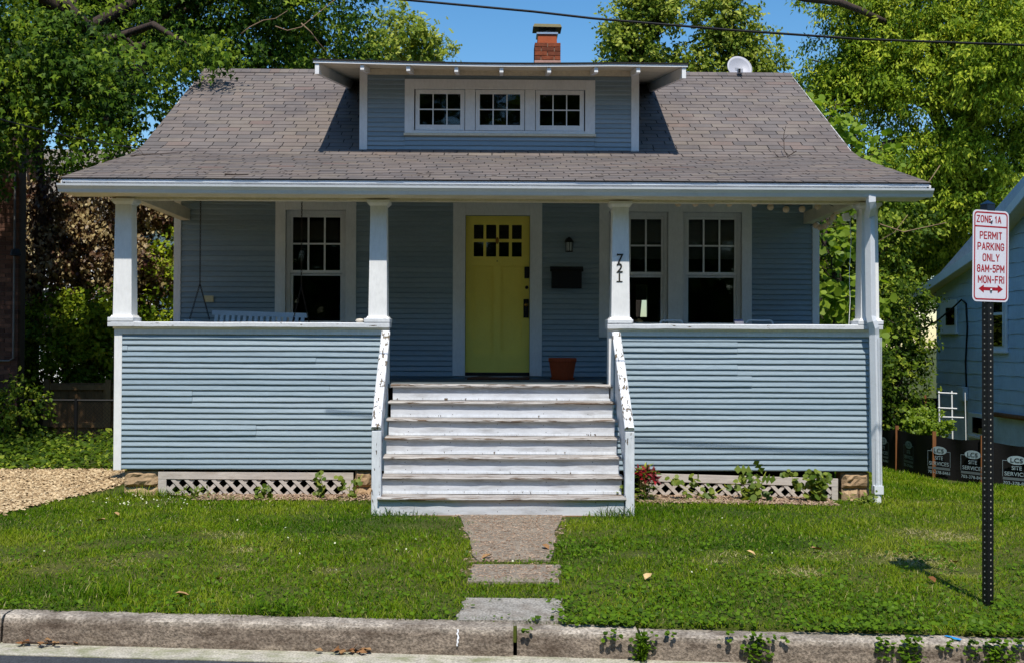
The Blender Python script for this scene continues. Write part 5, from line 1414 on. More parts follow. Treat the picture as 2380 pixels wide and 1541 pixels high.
# ------------------------------------------------------------------ silt fence with printed fabric
def logo(parent, origin, u_, w_, h_, nr_):
    """print on the fabric: u_ unit vector along the fence, nr_ towards the viewer"""
    rz_ = math.atan2(u_.y, u_.x); rot = (R(90), 0, rz_)
    def pl(name, me, x, y, lift):
        o = put(name, me, parent, Vector(origin) + u_ * x + Vector((0, 0, y)) + nr_ * lift, rot); return o
    b = MB(); b.add([(0.135 * math.cos(t) * w_ / 0.42, 0.062 * math.sin(t), 0) for t in np.linspace(0, 2 * math.pi, 25)[:-1]], [tuple(range(24))])
    pl('printed_logo', b.mesh('printed_logo', m_print), 0, 0.14, 0.004)
    pl('lettering', text_fit('LCS', 0.17 * w_ / 0.42, 0.062, m_fabric), 0, 0.14, 0.008)
    pl('lettering', text_fit('SITE', 0.14 * w_ / 0.42, 0.055, m_print), 0, 0.03, 0.006)
    pl('lettering', text_fit('SERVICES', 0.34 * w_ / 0.42, 0.055, m_print), 0, -0.055, 0.006)
    b = MB(); b.box(-w_ * 0.46, w_ * 0.46, -0.018, 0.018, 0, 0.0004); pl('printed_bar', b.mesh('printed_bar', M('grey_print', one(S(92, 104, 108)), 0.8)), 0, -0.125, 0.006)
    pl('lettering', text_fit('703-378-8461', 0.38 * w_ / 0.42, 0.045, m_print), 0, -0.185, 0.006)
    b = MB(); t_ = 0.004
    for x0, x1, y0, y1 in ((-w_ * .47, -w_ * .46, -0.10, 0.13), (w_ * .46, w_ * .47, -0.10, 0.13), (-w_ * .46, -w_ * .33, 0.125, 0.13), (w_ * .33, w_ * .46, 0.125, 0.13)):
        b.add([(x0, y0, 0), (x1, y0, 0), (x1, y1, 0), (x0, y1, 0)], [(0, 1, 2, 3)])
    pl('printed_outline', b.mesh('printed_outline', m_print), 0, 0, 0.006)
sf = thing('silt_fence', 'black silt fence with wooden stakes and pale printed logos along the lawn', 'fence', (6.6, 16.4, -0.35))
sp_ = [(2030, 994, 1078, 18.9), (2083, 997, 1086, 18.1), (2169, 1011, 1111, 16.6), (2281, 1021, 1130, 15.9), (2420, 1038, 1150, 15.3)]
pts_ = [(P(v, a, Y), P(v, c, Y)) for v, a, c, Y in sp_]
for i in range(len(pts_) - 1):
    (t0, b0), (t1, b1) = pts_[i], pts_[i + 1]
    n = 12; b = MB(); vs = []
    u_ = Vector((b1.x - b0.x, b1.y - b0.y, 0)); ln = u_.length; u_.normalize(); nr_ = Vector((u_.y, -u_.x, 0))
    if nr_.y > 0 and nr_.x > 0:
        nr_ = -nr_
    for k in range(n + 1):
        f = k / n; sg_ = 0.03 * math.sin(math.pi * f)
        tp = t0.lerp(t1, f); bt = b0.lerp(b1, f)
        for h in (0, 0.35, 0.7, 1.0):
            p_ = bt.lerp(tp, h); p_.z -= sg_ * h + (0.12 if h == 0 else 0)
            vs.append(tuple(p_ + nr_ * (0.03 * math.sin(f * 7 + h * 3) * math.sin(math.pi * f))))
    b.add(vs, [(k * 4 + j, (k + 1) * 4 + j, (k + 1) * 4 + j + 1, k * 4 + j + 1) for k in range(n) for j in range(3)])
    pn = b.build('fabric_panel', m_fabric, sf, smooth=True)
    hm = (t0.z + t1.z + b0.z + b1.z) / 4
    spots = {0: (0.52,), 1: (0.42,), 2: (0.16, 0.86), 3: (0.62,)}[i]
    for f in spots:
        o_ = b0.lerp(b1, f); o_.z = (b0.lerp(b1, f).z + t0.lerp(t1, f).z) / 2 - 0.03
        logo(pn, o_ + nr_ * 0.035, u_, 0.42, 0.5, nr_)
for i in (1, 2, 3):
    tp, bt = pts_[i]
    MB().beam(bt + Vector((0, -0.03, -0.25)), tp + Vector((0, -0.03, 0.06)), (0, 1, 0), 0.055, 0.03).build('stake', m_stake, sf)
sf2 = thing('silt_fence', 'farther black silt fence with one printed logo behind the bush', 'fence', P(2090, 985, 23.5))
b = MB(); a0, a1, a2, a3 = P(2020, 990, 23.5), P(2180, 996, 23.5), P(2180, 925, 23.5), P(2020, 920, 23.5)
b.add([a0, a1, a2, a3, a0 + Vector((0, .01, 0)), a1 + Vector((0, .01, 0)), a2 + Vector((0, .01, 0)), a3 + Vector((0, .01, 0))], [(0, 1, 2, 3), (7, 6, 5, 4), (3, 2, 6, 7)]); pn = b.build('fabric_panel', m_fabric, sf2)
q = P(2094, 957, 23.5); logo(pn, q + Vector((0, -0.01, 0)), Vector((1, 0, 0)), 0.42, 0.5, Vector((0, -1, 0)))
for vx in (2040, 2150):
    a = P(vx, 990, 23.46); c = P(vx, 918, 23.46)
    MB().beam(a, c, (0, 1, 0), 0.05, 0.03).build('stake', m_stake, sf2)

# ------------------------------------------------------------------ left side: brick house, board fence, chain-link
bx1 = fx(41, 18)
bh = thing('brick_house', 'dark brick house wall in shade at the left edge', 'house', (bx1, 18, 0))
wl_ = MB().box(bx1 - 7, bx1 - 0.012, 18.012, 18.3, -0.3, 6.4).build('wall', M('brick_mortar', one(S(86, 72, 64)), 0.95), bh)
MB().box(bx1 - 11, bx1 - 4.2, 18.301, 26, -0.3, 6.4).build('wing', m_brickw, bh)
MB().prismx([(17.6, 6.4), (22, 8.8), (26.4, 6.4), (26.4, 6.3), (17.6, 6.3)], bx1 - 11.4, bx1 - 3.8).build('roof', m_nroof, bh)
MB().box(bx1 - 7.05, bx1 + 0.05, 17.95, 18.35, 6.4, 6.47).build('coping', m_concrete, bh)
bms = []
for k in range(5):
    b = MB(); b.c = k / 4; b.box(0, 0.205, 0, 0.09, 0, 0.062); bms.append(b.mesh('brick', m_brickw))
hb = MB(); hb.box(0, 0.1, 0, 0.09, 0, 0.062); hbm = hb.mesh('brick', m_brickw)
for r in range(60):
    z = -0.1 + r * 0.074
    x = bx1 - 0.205
    if r % 2:
        put('brick', hbm, wl_, (bx1 - 0.1, 18.0, z)); x = bx1 - 0.1 - 0.216
    for k in range(4):
        put('brick', bms[(r * 7 + k * 3) % 5], wl_, (x - k * 0.216, 18.0 + random.uniform(0, .003), z))
# the same courses go on out of the picture, joined
b = MB()
for r in range(60):
    for k in range(26):
        b.c = random.random(); x = bx1 - 1.12 - k * 0.216 - (r % 2) * 0.108
        b.box(x, x + 0.205, 18.0, 18.05, -0.1 + r * 0.074, -0.038 + r * 0.074)
stuff(b.build('brick_field', m_brickw, wl_))
b = MB(); b.tube([(bx1 - 1.5, 17.96, P(20, 838, 18).z), (bx1 - 0.12, 17.96, P(20, 838, 18).z), (bx1 - 0.05, 17.96, P(20, 832, 18).z), (bx1 - 0.05, 17.96, P(20, 640, 18).z), (bx1 - 0.05, 17.96, 4.4)], 0.016, 8); b.build('conduit', M('dull_conduit', one(S(110, 108, 104)), 0.6), bh, smooth=True)
q = P(46, 472 + 120, 17.9)
b = MB(); b.tube([(bx1 - 0.06, 17.99, 3.1), (bx1 + 0.03, 17.85, 3.1)], 0.05, 10); b.lathe((bx1 + 0.03, 17.83, 3.05), [(0, 0.12), (0.07, 0.1), (0.09, 0), (0, 0)], 10); b.build('flood_lamp', m_black, bh)
YB = 19.0
bf = thing('board_fence', 'weathered brown board fence under the shrubs at the left', 'fence', (-7, YB, -0.05))
ztop, zbot = P(150, 889, YB).z, float(gz(-7, YB)) - 0.02
x = bx1 + 0.02
bm = []
for k in range(5):
    b = MB(); b.c = random.random(); h = ztop - zbot
    b.add([(0, 0, 0), (0.138, 0, 0), (0.138, 0.02, 0), (0, 0.02, 0), (0, 0, h), (0.138, 0, h + random.uniform(-.01, .01)), (0.138, 0.02, h), (0, 0.02, h)], [(0, 3, 2, 1), (4, 5, 6, 7), (0, 1, 5, 4), (1, 2, 6, 5), (2, 3, 7, 6), (3, 0, 4, 7)])
    bm.append(b.mesh('fence_board', m_fence))
while x < -4.3:
    put('fence_board', random.choice(bm), bf, (x, YB + random.uniform(0, .006), zbot)); x += 0.143
for z in (ztop - 0.12, zbot + 0.25):
    MB().box(bx1 + 0.02, -4.25, YB - 0.04, YB - 0.002, z, z + 0.085).build('fence_rail', m_fence, bf)
for vx in (107, 250):
    xx = fx(vx, YB); MB().box(xx, xx + 0.09, YB - 0.09, YB - 0.041, zbot - 0.1, ztop + 0.06).build('fence_post', m_fence, bf)
YC = 17.6
cf = thing('chain_link_fence', 'low chain link fence with dark posts in front of the board fence', 'fence', (-6.5, YC, 0))
zc = P(150, 930, YC).z
x0c, x1c = bx1 + 0.3, -4.6
b = MB(); b.tube([(x0c, YC, zc), (x1c, YC, zc)], 0.019, 8); b.build('top_rail', m_black, cf)
for vx in (178, 60, 290):
    xx = fx(vx, YC); b = MB(); b.tube([(xx, YC, -0.1), (xx, YC, zc + 0.03)], 0.027, 10); b.build('post', m_black, cf)
b = MB(); H = zc + 0.03
for dirn in (1, -1):
    x = x0c - H
    while x < x1c + H:
        xa, xb = x, x + dirn * H; za, zb = -0.03, zc
        if min(xa, xb) >= x0c and max(xa, xb) <= x1c:
            b.beam((xa, YC + 0.002 * dirn, za), (xb, YC + 0.002 * dirn, zb), (0, 1, 0), 0.0035, 0.003)
        x += 0.062
stuff(b.build('wire_mesh', m_chain, cf))
# pale clapboard house glimpsed far behind the beech
ph2 = thing('white_house', 'white clapboard house glimpsed behind the copper beech', 'house', (-11, 33, 0))
MB().box(-18, -10.2, 33, 40, -0.5, 5.2).build('wall', m_white, ph2)
MB().prismx([(32.5, 5.2), (36.5, 8), (40.5, 5.2), (40.5, 5.1), (32.5, 5.1)], -18.4, -9.8).build('roof', m_nroof, ph2)
for z in np.arange(0, 5, 0.16):
    MB().prismx([(32.98, z), (32.995, z + 0.15), (33.0, z + 0.15), (33.0, z)], -18, -10.2).build('siding_board', m_white, ph2)
wnn = MB().box(-13.6, -12.7, 32.93, 32.979, 1.6, 3.0).build('window', m_dark, ph2)

# ------------------------------------------------------------------ vegetation
def lobe_sprays(g, lobes, n, surf=0.75):
    wts = np.array([l[1][0] * l[1][1] + l[1][1] * l[1][2] + l[1][0] * l[1][2] for l in lobes]) * np.array([l[2] if len(l) > 2 else 1.0 for l in lobes]); wts /= wts.sum()
    idx = g.choice(len(lobes), n, p=wts)
    C_ = np.array([l[0] for l in lobes], float)[idx]; Rr = np.array([l[1] for l in lobes], float)[idx]
    d = unit(g.normal(size=(n, 3)))
    rad = np.where(g.random(n) < surf, 1 - np.abs(g.normal(0, 0.16, n)), g.random(n) ** 0.5)
    # break the outline into clumps
    bump_ = 1 + 0.16 * np.sin(d[:, 0] * 7 + idx * 1.7) * np.cos(d[:, 2] * 6 + idx) + 0.10 * np.sin(d[:, 1] * 11 + d[:, 2] * 9)
    return C_ + d * Rr * (rad * bump_)[:, None], d
def leaves(g, ctr, out, per, sl, size, droop, tint0, tsd, flat=0.7):
    n = len(ctr)
    tw = unit(out * 0.7 + g.normal(0, 0.6, (n, 3)) + np.array([0, 0, -droop]))
    st_ = np.clip(g.normal(tint0, tsd, n), 0, 1)
    I = np.repeat(np.arange(n), per); m = len(I)
    s_ = g.random(m)
    c = ctr[I] + tw[I] * (s_ * sl)[:, None] + g.normal(0, 1, (m, 3)) * np.array([0.2, 0.2, 0.13]) * sl
    yd = unit(tw[I] * 0.5 + g.normal(0, 0.7, (m, 3)) + np.array([0, 0, -droop * 0.9]))
    upv = unit(g.normal(0, 0.45, (m, 3)) + np.array([0, -0.5, flat]) + out[I] * 0.35)
    xd = unit(np.cross(yd, upv))
    return c, xd, yd, size * g.uniform(0.65, 1.25, m), np.clip(st_[I] + g.normal(0, 0.13, m), 0, 1)
def grow(mb, a, c, r0, r1, g, wig=0.12, n=6):
    a = np.array(a, float); c = np.array(c, float); L = np.linalg.norm(c - a); pts = []
    for i in range(n + 1):
        t = i / n; pts.append(tuple(a + (c - a) * t + (g.normal(0, wig * L * 0.18, 3) if 0 < i < n else 0) + np.array([0, 0, 0.08 * L * math.sin(math.pi * t)])))
    mb.tube(pts, [r0 + (r1 - r0) * i / n for i in range(n + 1)], 7)
    return pts
def plant(name, label, cat, base, lobes, mat, n, per, sl, size, shape=OVAL, droop=0.5, tint=(0.45, 0.2), seed=1, group=None, fork=None, r0=0.1, twigs=24, surf=0.75, bark=None, extra=(), clump=0):
    g = np.random.default_rng(seed)
    t = thing(name, label, cat, base, group)
    ctr, out = lobe_sprays(g, sub(lobes, clump, seed) if clump else lobes, n, surf)
    c, xd, yd, sz, tn = leaves(g, ctr, out, per, sl, size, droop, *tint)
    cr = scatter('crown' if r0 > 0.05 else 'foliage', mat, c - np.array(base), xd, yd, sz, tn, *shape)
    cr.parent = t; cr.location = (0, 0, 0)
    b = MB(); fork = fork or (np.array(base) * 0.4 + np.array(lobes[0][0]) * 0.6)
    pts = grow(b, base, fork, r0, r0 * 0.7, g, 0.06)
    ends = []
    for l in lobes:
        p_ = grow(b, fork, l[0], r0 * 0.6, r0 * 0.2, g, 0.25); ends.append(p_)
    for k in range(twigs):
        i = g.integers(len(ctr)); l = min(range(len(lobes)), key=lambda q: np.linalg.norm(np.array(lobes[q][0]) - ctr[i]))
        st_ = ends[l][g.integers(3, 7)]
        grow(b, st_, ctr[i] + out[i] * sl * 0.3, r0 * 0.16 + 0.004, 0.004, g, 0.35, 5)
    b.build('trunk' if r0 > 0.05 else 'stems', bark or m_bark, t, smooth=True)
    for e_, rr in extra:
        b = MB().tube(e_, [rr * (1 - 0.55 * k / (len(e_) - 1)) for k in range(len(e_))], 8)
        b.build('limb' if rr > 0.05 else 'bare_twig', (bark or m_bark) if rr > 0.05 else m_twig, t, smooth=True)
    return t

def sub(lobes, r, seed, dens=1.0):
    g = np.random.default_rng(seed); out = []
    for l in lobes:
        R_ = np.array(l[1], float); k = max(2, int(round(dens * 2.2 * (R_[0] * R_[2]) / (r * r))))
        rr = min(r, R_.min() * 0.8)
        for i in range(k):
            d = g.normal(size=3); d /= np.linalg.norm(d)
            d[1] = -abs(d[1]) if g.random() < 0.6 else d[1]
            p_ = np.array(l[0]) + d * np.maximum(R_ - rr * 0.6, 0.05) * g.uniform(0.45, 1.0)
            q_ = rr * g.uniform(0.6, 1.25)
            out.append((tuple(p_), (q_ * 1.15, q_, q_ * 0.72), (l[2] if len(l) > 2 else 1.0)))
    return out
# big maple over the drive
limb = [P(60, -40, 16.6), P(110, -8, 16.6), P(150, 20, 16.6), P(190, 55, 16.8), P(225, 88, 17.2), P(260, 110, 17.8)]
plant('maple_tree', 'large dark maple overhanging the drive and the left roof edge', 'tree', (-8.9, 21.5, -0.1),
      [((-8.0, 23.0, 9.4), (2.8, 1.6, 2.9)), ((-5.0, 20.2, 8.0), (2.1, 1.6, 2.2)), ((-9.6, 16.4, 7.0), (2.2, 1.5, 2.5)), ((-6.6, 16.9, 5.9), (1.6, 1.0, 1.5)), ((-8.3, 16.3, 4.9), (1.3, 0.8, 0.9)), ((-5.75, 16.3, 4.85), (0.75, 0.6, 0.55)),
       ((-3.5, 22.4, 9.8), (0.9, 0.9, 1.1)), ((-4.75, 16.9, 6.2), (0.55, 0.6, 0.4)), ((-9.0, 12.4, 8.4), (2.6, 2.0, 1.5), 1.3), ((-3.4, 21.5, 7.7), (0.9, 0.8, 0.9)), ((-2.9, 21.5, 9.4), (0.6, 0.7, 0.9)), ((-3.7, 20.4, 6.8), (0.8, 0.7, 0.6))],
      l_maple, 4600, 30, 0.55, 0.088, MAPLE, 1.2, (0.36, 0.32), 3, fork=(-8.2, 19.6, 6.2), r0=0.2, twigs=60, clump=0.62,
      extra=[(limb, 0.17), ([P(700, 55, 18.3), P(722, 75, 18.3), P(742, 102, 18.4), P(756, 118, 18.5), P(762, 132, 18.6)], 0.011), ([P(640, 62, 18), P(668, 72, 18), P(700, 64, 18.1), P(732, 38, 18.2), P(768, 8, 18.4), P(790, -8, 18.5)], 0.010), ([P(560, 80, 17.5), P(580, 64, 17.5), P(612, 48, 17.6), P(640, 44, 17.6), P(668, 26, 17.7)], 0.009)])
# copper beech and shrubs behind the fence
plant('copper_beech', 'copper leaved beech behind the board fence', 'tree', (-8.2, 21.4, -0.2), [((-8.2, 20.9, 3.6), (1.4, 0.7, 1.6)), ((-6.6, 20.9, 3.8), (1.2, 0.7, 1.8)), ((-5.3, 21.2, 3.6), (0.8, 0.6, 1.5)), ((-7.4, 21.0, 2.2), (1.2, 0.6, 0.9))],
      l_red, 1700, 24, 0.35, 0.09, OVAL, 0.9, (0.58, 0.26), 5, r0=0.12, clump=0.45)
plant('shrub', 'rounded green shrub above the board fence at the brick house', 'shrub', (-7.9, 19.9, -0.1), [((-7.95, 19.9, 1.55), (0.85, 0.55, 0.85)), ((-7.3, 20.1, 1.75), (0.6, 0.5, 0.7))], l_right, 700, 16, 0.3, 0.085, OVAL, 0.3, (0.45, 0.28), 6, r0=0.04)
plant('shrub', 'bright green shrub above the board fence beside the porch column', 'shrub', (-6.5, 19.8, -0.1), [((-6.55, 19.8, 1.9), (0.6, 0.5, 0.75)), ((-6.2, 19.8, 1.3), (0.5, 0.4, 0.6)), ((-5.5, 20.5, 2.6), (0.8, 0.5, 1.8))], l_right, 520, 14, 0.3, 0.10, OVAL, 0.3, (0.55, 0.25), 7, r0=0.04)
plant('climbing_ivy', 'narrow ivy climbing up between fence and porch corner', 'ivy', (-6.0, 18.6, -0.1), [((-5.95, 18.55, 0.8), (0.16, 0.12, 0.75)), ((-5.6, 18.6, 0.5), (0.3, 0.15, 0.5))], l_weed, 130, 12, 0.2, 0.07, ROUND, 0.5, (0.5, 0.25), 8, r0=0.015, twigs=6)
plant('climbing_plant', 'leafy climber on the chain link fence below the brick house', 'plant', (-7.4, 17.4, -0.05), [((-7.45, 17.35, 0.55), (0.5, 0.2, 0.5)), ((-7.9, 17.3, 0.35), (0.5, 0.2, 0.4))], l_dark, 190, 12, 0.22, 0.08, OVAL, 0.4, (0.55, 0.3), 9, r0=0.012, twigs=8)
N = 16000
x = rng.uniform(-10, -4.4, N); y = rng.uniform(14.45, 18.9, N) ; k = (rng.random(N) < np.clip(vnoise(x, y, 0.5, 71) * 1.6 - 0.1, 0.05, 1)); x = x[k]; y = y[k]
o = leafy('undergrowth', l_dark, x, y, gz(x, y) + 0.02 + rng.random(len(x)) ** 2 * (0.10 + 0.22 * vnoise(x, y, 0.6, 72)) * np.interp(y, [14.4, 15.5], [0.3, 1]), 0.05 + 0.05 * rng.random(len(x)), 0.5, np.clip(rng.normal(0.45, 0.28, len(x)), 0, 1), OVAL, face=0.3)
tag(stuff(o), 'dark ivy undergrowth between gravel drive and fences', 'undergrowth')
N = 5000
x = rng.uniform(6.0, 11, N); y = rng.uniform(16.8, 23.2, N)
k = (x > 6.75) & (x < 9.4); x = x[k]; y = y[k]
o = leafy('weeds', l_weed, x, y, gz(x, y) + 0.02 + 0.2 * rng.random(len(x)) ** 2, 0.05 + 0.06 * rng.random(len(x)), 0.5, rng.random(len(x)), OVAL, face=0.3)
tag(stuff(o), 'low green weeds behind the silt fence', 'weeds')
# trees behind the house
plant('locust_tree', 'small feathery pale green treetop left of the chimney', 'tree', (-2.7, 30, -0.2), [((-2.75, 30, 9.95), (0.85, 0.8, 0.75)), ((-1.85, 30, 9.75), (0.5, 0.5, 0.4)), ((-3.2, 30, 9.0), (0.7, 0.6, 0.6))], l_mid, 330, 13, 0.4, 0.17, PINNATE, 0.55, (0.6, 0.22), 12, r0=0.14, fork=(-2.7, 30, 8), twigs=14)
plant('ash_tree', 'airy pale green tree just right of the chimney', 'tree', (3.9, 32, -0.2), [((3.75, 32, 10.2), (0.9, 0.8, 1.4)), ((4.6, 32, 11.6), (1.0, 0.9, 1.0)), ((4.9, 32.3, 9.6), (0.8, 0.7, 0.9))], l_mid, 560, 24, 0.4, 0.13, OVAL, 0.45, (0.55, 0.25), 13, r0=0.16, fork=(4.2, 32, 8.5), twigs=40, clump=0.5)
plant('ash_tree', 'branchy pale tree rising behind the satellite dish', 'tree', (6.6, 32, -0.2), [((6.5, 32, 11.1), (1.3, 1.0, 1.5)), ((7.3, 32, 10.0), (0.9, 0.8, 1.3)), ((5.8, 32, 9.6), (0.8, 0.7, 1.1)), ((6.9, 32, 8.9), (0.7, 0.6, 0.8))], l_mid, 560, 22, 0.4, 0.13, OVAL, 0.45, (0.52, 0.27), 14, r0=0.2, fork=(6.6, 32, 9.0), twigs=60, clump=0.5)
limb2 = [P(1800, -25, 26), P(1870, -4, 26), P(1950, 6, 26), P(2000, 25, 26), P(2066, 55, 26.5), P(2150, 110, 27)]
plant('broad_tree', 'big bright green tree filling the upper right behind the neighbour house', 'tree', (13.6, 30, -0.5),
      [((10.6, 27, 7.9), (2.6, 1.8, 2.6)), ((8.9, 27.5, 8.2), (1.5, 1.2, 1.7)), ((12.2, 25.5, 8.6), (2.2, 1.6, 2.4)), ((13.0, 27.5, 6.6), (1.8, 1.2, 1.8)), ((11.2, 28.5, 4.6), (1.6, 1.0, 1.2)), ((9.4, 27.0, 9.9), (1.7, 1.3, 1.3)), ((12.4, 27, 10.8), (2.4, 1.6, 1.6)), ((9.0, 26.3, 6.0), (1.5, 1.0, 1.1)), ((11.4, 26.4, 5.6), (1.8, 1.0, 1.3)), ((8.6, 28.5, 4.2), (1.6, 1.0, 1.5)), ((10.3, 29, 3.6), (1.5, 1.0, 1.8))],
      l_right, 5600, 32, 0.45, 0.125, NARROW, 0.7, (0.5, 0.3), 15, r0=0.34, fork=(12.2, 28.4, 7.0), twigs=70, clump=0.66, extra=[(limb2, 0.11)])
plant('dark_tree', 'shaded tree with bare pale twigs between the two houses', 'tree', (8.3, 25.2, -0.5),
      [((7.3, 25.0, 4.3), (1.3, 0.9, 1.5)), ((8.6, 25.4, 3.2), (0.9, 0.8, 1.5)), ((7.5, 25.0, 1.9), (1.1, 0.8, 1.6)), ((8.9, 25.8, 4.6), (1.2, 0.8, 1.0)), ((6.3, 24.6, 3.0), (1.0, 0.8, 2.0)), ((8.7, 25.8, 1.3), (0.7, 0.6, 1.2))],
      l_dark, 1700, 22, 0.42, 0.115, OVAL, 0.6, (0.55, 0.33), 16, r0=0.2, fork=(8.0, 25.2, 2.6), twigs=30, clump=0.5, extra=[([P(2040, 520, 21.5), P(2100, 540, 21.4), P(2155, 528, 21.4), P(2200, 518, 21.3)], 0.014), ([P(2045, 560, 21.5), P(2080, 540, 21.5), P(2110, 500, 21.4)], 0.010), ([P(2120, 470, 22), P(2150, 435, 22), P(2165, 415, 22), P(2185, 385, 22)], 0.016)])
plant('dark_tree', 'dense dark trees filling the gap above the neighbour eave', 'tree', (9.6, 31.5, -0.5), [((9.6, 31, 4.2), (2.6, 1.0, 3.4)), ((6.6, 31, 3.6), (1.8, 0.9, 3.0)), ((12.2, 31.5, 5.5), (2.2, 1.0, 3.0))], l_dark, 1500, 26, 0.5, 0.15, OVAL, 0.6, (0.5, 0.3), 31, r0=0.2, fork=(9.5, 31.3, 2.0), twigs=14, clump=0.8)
plant('broad_leaf_plant', 'large leaved bright green plant seen through the right porch opening', 'plant', (5.6, 17.6, -0.3), [((5.45, 17.6, 2.9), (0.45, 0.4, 0.7)), ((5.75, 17.9, 2.0), (0.5, 0.4, 0.7)), ((5.2, 17.8, 3.6), (0.4, 0.3, 0.4))], l_big, 130, 5, 0.35, 0.14, ROUND, 0.7, (0.4, 0.3), 17, r0=0.03, twigs=20)
plant('broad_leaf_plant', 'large leaved yellow green treetop behind the right roof edge', 'plant', (6.3, 21.6, -0.3), [((6.2, 21.5, 6.0), (0.75, 0.4, 0.5)), ((5.6, 21.5, 6.35), (0.5, 0.3, 0.25)), ((6.9, 21.5, 5.2), (0.7, 0.4, 0.7))], l_big, 170, 5, 0.3, 0.15, ROUND, 0.7, (0.7, 0.25), 18, r0=0.08, twigs=20)
plant('garden_bush', 'sunlit round bush behind the silt fence beside the trellis', 'bush', tuple(P(2150, 1010, 19.6)), [(tuple(P(2150, 985, 19.6)), (0.27, 0.25, 0.24)), (tuple(P(2138, 995, 19.5)), (0.22, 0.2, 0.2)), (tuple(P(2165, 992, 19.6)), (0.25, 0.2, 0.2))], l_big, 150, 14, 0.14, 0.075, OVAL, 0.2, (0.45, 0.25), 19, r0=0.012, twigs=12)
plant('shrub', 'tall dark shrub at the back corner of the neighbour house', 'shrub', (8.2, 22.6, -0.5), [((8.1, 22.6, 0.8), (0.7, 0.5, 1.1)), ((7.3, 22.4, 0.6), (0.7, 0.5, 1.0)), ((8.5, 22.8, 2.2), (0.5, 0.4, 0.9))], l_dark, 600, 13, 0.3, 0.09, OVAL, 0.5, (0.42, 0.28), 20, r0=0.04, twigs=20)
plant('shrub', 'dark shrub hugging the bungalow behind the downspout', 'shrub', (5.9, 20.5, -0.4), [((5.8, 20.4, 1.2), (0.8, 0.6, 1.3)), ((6.6, 20.8, 1.4), (0.6, 0.5, 1.2))], l_dark, 520, 13, 0.3, 0.09, OVAL, 0.5, (0.42, 0.28), 21, r0=0.04, twigs=20)

# ---- small plants at the porch foot
def weed(name, label, cat, vx, v_top, spread, nleaf, size, mat=l_weed, shape=ROUND, Y=12.0, seed=0, upright=0.4, group=None, nst=3):
    g = np.random.default_rng(seed)
    q = P(vx, 1170, Y); q.z = float(gz(q.x, q.y)) + 0.004
    t = thing(name, label, cat, q, group)
    H = P(vx, v_top, Y).z - q.z
    b = MB(); L = []
    for k in range(nst):
        dx = g.normal(0, spread); pts = []
        for i in range(7):
            f = i / 6; pts.append((q.x + dx * f + 0.03 * math.sin(5 * f + k), q.y - 0.04 - 0.10 * math.sin(math.pi * f * 0.5) * g.random(), q.z + H * f * (1 - 0.25 * k / nst)))
        b.tube(pts, 0.0035, 5); L += pts[1:]
    b.build('stem', m_bud, t)
    I = g.integers(len(L), size=nleaf); c = np.array(L)[I] + g.normal(0, 0.022, (nleaf, 3)); c[:, 1] -= np.abs(g.normal(0, 0.02, nleaf))
    yd = unit(g.normal(0, 1, (nleaf, 3)) * np.array([1, 0.5, 0.5]) + np.array([0, -0.2, -upright])); up_ = unit(g.normal(0, 0.4, (nleaf, 3)) + np.array([0, -0.7, 0.7]))
    xd = unit(np.cross(yd, up_))
    cr = scatter('leaves', mat, c - np.array(q), xd, yd, size * g.uniform(0.6, 1.2, nleaf), g.random(nleaf), *shape); cr.parent = t; cr.location = (0, 0, 0)
    return t
weed('vine', 'sparse vine on the white lattice left of the stairs', 'vine', 745, 1098, 0.12, 22, 0.075, seed=1)
weed('weed', 'small leafy weed before the lattice nearest the left stone pier', 'weed', 455, 1130, 0.16, 60, 0.05, shape=OVAL, Y=11.95, seed=2, upright=-0.3, nst=6)
weed('weed', 'little weed at the lattice beside the left newel post', 'weed', 815, 1100, 0.08, 20, 0.06, seed=3)
weed('weed', 'small broad leaved weed at the middle of the left lattice', 'weed', 615, 1128, 0.1, 34, 0.06, shape=ROUND, Y=11.95, seed=14)
weed('vine', 'vine with arrow shaped leaves trailing over the right lattice', 'vine', 1640, 1103, 0.22, 34, 0.085, seed=4, nst=4)
weed('fern_seedling', 'feathery mimosa seedling before the right lattice', 'plant', 1760, 1082, 0.10, 14, 0.17, shape=PINNATE, seed=5, nst=2)
weed('vine', 'broad leaved vine at the foot of the feathery seedling', 'vine', 1735, 1128, 0.13, 34, 0.085, seed=6, nst=4)
weed('vine', 'dense bright green vine clump by the right stone pier', 'vine', 1895, 1092, 0.24, 170, 0.075, seed=7, nst=7)
weed('weed', 'low weeds at the foot of the downspout', 'weed', 2005, 1150, 0.10, 60, 0.06, shape=OVAL, Y=11.95, seed=8, upright=-0.3, nst=5)
weed('weed', 'weed sprouting through the right stair side', 'weed', 1447, 1120, 0.05, 30, 0.05, shape=OVAL, Y=11.2, seed=9, nst=4)
# weed in the kerb joint
q = Vector((kx(1491), float(kerbY(kx(1491))) - 0.05, float(kerbZ(kx(1491))) - 0.17))
kw = thing('weed', 'spiky weed rooted in the kerb joint right of the path', 'weed', q)
n = 70; g = np.random.default_rng(5); c = np.array(q) + np.stack([g.normal(0, 0.012, n), g.normal(0, 0.01, n), g.random(n) * 0.15], 1)
yd = unit(g.normal(0, 0.6, (n, 3)) + np.array([0, -0.4, 0.5])); xd = unit(np.cross(yd, g.normal(0, 1, (n, 3))))
cr = scatter('leaves', l_ivy, c - np.array(q), xd, yd, np.stack([0.02 + 0 * c[:, 0], 0.05 + 0.04 * g.random(n), 0.03 + 0 * c[:, 0]], 1), g.random(n), *OVAL); cr.parent = kw; cr.location = (0, 0, 0)
